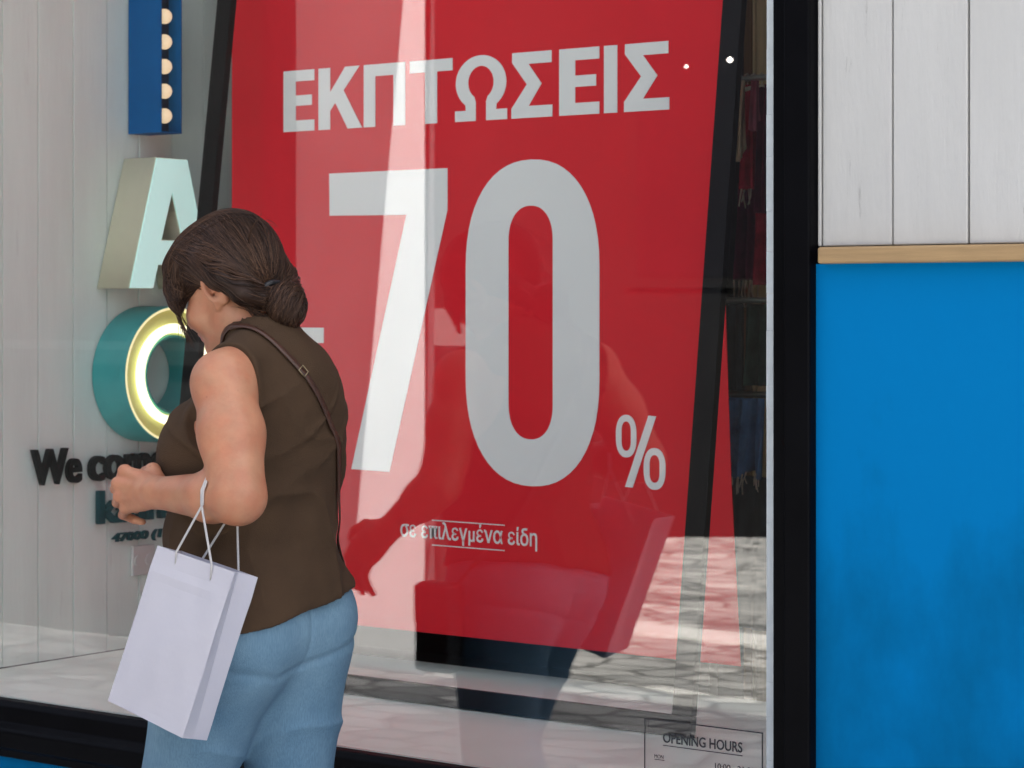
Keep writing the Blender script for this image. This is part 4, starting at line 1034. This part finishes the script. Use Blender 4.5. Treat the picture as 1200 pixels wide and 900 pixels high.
# --- shoulder bag: small black bag on the window side, brown strap across the back
sb = thing('shoulder_bag', 'small black shoulder bag on the hip beside the window, its brown strap across the back', 'bag', (PX, PYW, .64))
class Shift:                                             # everything of the bag is given in the figure frame
    pass
def bag_mesh(name, V, F_, m, parent): 
    V = np.array(V)-np.array((0, 0, .64)); return mesh_obj(name, V, F_, m, parent)
G = Field((-.06, -.34, .60), (.16, -.16, .90), .004)
G.ell((.050, -.225, .725), (.046, .030, .090), .01)
X, Y, Z = np.meshgrid(*G.ax, indexing='ij')
qx = np.abs(X-.050)-.034; qy = np.abs(Y+.230)-.016; qz = np.abs(Z-.725)-.080
G.D = np.minimum(G.D, (np.sqrt(np.maximum(qx, 0)**2+np.maximum(qy, 0)**2+np.maximum(qz, 0)**2)-.014).astype(np.float32))
gv, gf = G.mesh(1); bag_mesh('bag_body', gv, gf, M['black_bag'], sb)
fl = MB(); 
def lwz(p, dz): q = LW(np.array(p))[0]; return (q[0], q[1], q[2]-dz)
c8 = [(.006, -.2575, .812), (.094, -.2575, .812), (.090, -.2605, .735), (.010, -.2605, .735)]
c9 = [(p[0], p[1]-.004, p[2]) for p in c8]
fl.add([lwz(p, .64) for p in c8+c9], [(0, 1, 2, 3), (7, 6, 5, 4), (0, 4, 5, 1), (1, 5, 6, 2), (2, 6, 7, 3), (3, 7, 4, 0)])
fl.build('flap', M['black_bag'], sb, bevel=.0015, local=True)
way = np.array([(.012, -.235, .80), (-.03, -.215, .86), (-.10, -.135, .966), (-.13, -.095, 1.07), (-.15, -.047, 1.17), (-.158, .03, 1.274), (-.128, .066, 1.325), (-.088, .088, 1.362), (-.045, .094, 1.378), (.005, .092, 1.370), (.06, .075, 1.325),
                (.12, .03, 1.24), (.19, -.02, 1.14), (.16, -.10, 1.02), (.12, -.17, .92), (.088, -.235, .80)])
t_ = np.linspace(0, len(way)-1, 120); pts = np.stack([np.interp(t_, np.arange(len(way)), way[:, q]) for q in range(3)], 1)
for _ in range(6): pts[1:-1] = (pts[:-2]+2*pts[1:-1]+pts[2:])/4
SO = Field(S.lo, S.lo+(S.n-1)*S.h, S.h); SO.D = S.D
proj = pts.copy()
for i in range(len(pts)):
    if 8 < i < 112: proj[i] = S.project(pts[i], .0042, 14)[0]
for _ in range(2): proj[1:-1] = (proj[:-2]+2*proj[1:-1]+proj[2:])/4
if 'DBG' in globals():
    for q in proj[::6]: print('STRAP', q.round(3), S.sample(q).round(4))
nr = S.grad(proj); tg = np.gradient(proj, axis=0); tg /= np.linalg.norm(tg, axis=1, keepdims=True); sd = np.cross(tg, nr); sd /= np.linalg.norm(sd, axis=1, keepdims=True)
V = []; hw, ht = .0058, .0014
for i in range(len(proj)):
    for su, sn in ((-1, -1), (1, -1), (1, 1), (-1, 1)): V.append(proj[i]+sd[i]*hw*su+nr[i]*ht*sn)
Fq = [(i*4+k, i*4+(k+1) % 4, (i+1)*4+(k+1) % 4, (i+1)*4+k) for i in range(len(proj)-1) for k in range(4)]
bag_mesh('strap', V, Fq, M['leather'], sb)
bi = int(np.argmin(np.linalg.norm(proj-np.array((-.14, .03, 1.274)), axis=1)))
mb = MB(); o_ = proj[bi]
rect = [o_+sd[bi]*a*.0075+tg[bi]*b*.008+nr[bi]*.003 for a, b in ((-1, -1), (1, -1), (1, 1), (-1, 1), (-1, -1))]
mb.tube([lwz(p, .64) for p in rect], .0014, 6); mb.build('buckle', M['brass'], sb, smooth=True, local=True)

# --- white paper carrier bag hanging from the crook of her left arm
cb = thing('paper_bag', 'plain white paper carrier bag with cord handles hanging from the bent arm', 'bag', (PX, PYW, .62))
TLf, TRf, BRf, BLf = np.array((-.017, .279, .970)), np.array((-.206, .279, .9346)), np.array((-.080, .279, .633)), np.array((.110, .279, .680))
dB = np.array((.012, -.072, -.016))
TLb, TRb, BRb, BLb = TLf+dB, TRf+dB, BRf+dB, BLf+dB
NU, NV = 14, 20
def grid(P00, P10, P01, P11, fn, nu=NU, nv=NV):
    g = []
    for j in range(nv+1):
        for i in range(nu+1):
            u, v = i/nu, j/nv; p = P00*(1-u)*(1-v)+P10*u*(1-v)+P01*(1-u)*v+P11*u*v; g.append(p+fn(u, v))
    return g
nrm = np.array((0, 1., 0)); sidev = (TRf-TLf)/np.linalg.norm(TRf-TLf)
puff = lambda s: (lambda u, v: nrm*s*(.0035*math.sin(math.pi*u)*math.sin(math.pi*min(1, v*1.05))+.0011*math.sin(9*v+5*u)+.0008*math.sin(17*u-6*v+1)*math.sin(7*v)+.0016*math.exp(-((v-.13-.05*u)/.02)**2)))
def gus(s): return lambda u, v: -sidev*s*(.020*(1-abs(2*u-1))*(1-v*.82))
mb = MB()
def addgrid(g, nu, nv, flip=False):
    W_ = nu+1; f = [(j*W_+i, (j+1)*W_+i, (j+1)*W_+i+1, j*W_+i+1) for j in range(nv) for i in range(nu)]
    if flip: f = [q[::-1] for q in f]
    mb.add([lwz(p, .62) for p in g], f)
addgrid(grid(TLf, TRf, BLf, BRf, puff(1)), NU, NV); addgrid(grid(TRb, TLb, BRb, BLb, puff(-1)), NU, NV)
addgrid(grid(TRf, TRb, BRf, BRb, gus(1), 8), 8, NV); addgrid(grid(TLb, TLf, BLb, BLf, gus(-1), 8), 8, NV)
addgrid(grid(BLf, BRf, BLb, BRb, lambda u, v: np.zeros(3), 4, 4), 4, 4)
po_ = mb.build('bag_body', M['paper'], cb, local=True)
md = po_.modifiers.new('weld', 'WELD'); md.merge_threshold = .0008
md = po_.modifiers.new('solid', 'SOLIDIFY'); md.thickness = .0012; md.offset = -1
apex = np.array((-.098, .222, 1.1))
def on_arm(da, ang):                                      # points round the forearm near the crook
    c = np.array(ELL)*(1-.22)+np.array(WRL)*.22+np.array((da, 0, 0)); r = .0505
    return c+np.array((0, math.cos(ang), math.sin(ang)))*r
for (T1, T2, off, da, nb) in ((TLf, TRf, .004, -.004, 1), (TLb, TRb, -.004, .004, -1)):
    for fr_, dd in ((.27, -.002), (.73, .002)):
        hole = T1*(1-fr_)+T2*fr_+np.array((0, off, 0))
        hole_in = hole+np.array((.008, -.006*nb, -.028))
        if nb > 0: pts = [hole_in, hole+np.array((0, .0, .001))]+[on_arm(da+dd, R(q)) for q in (-12, 15, 45, 75, 95)]
        else: pts = [hole_in, hole]+[on_arm(da+dd, R(q)) for q in (195, 165, 140, 115, 92)]
        m_ = MB().tube([lwz(p, .62) for p in pts], .0021, 8); m_.build('cord_handle', M['cord'], cb, smooth=True, local=True)
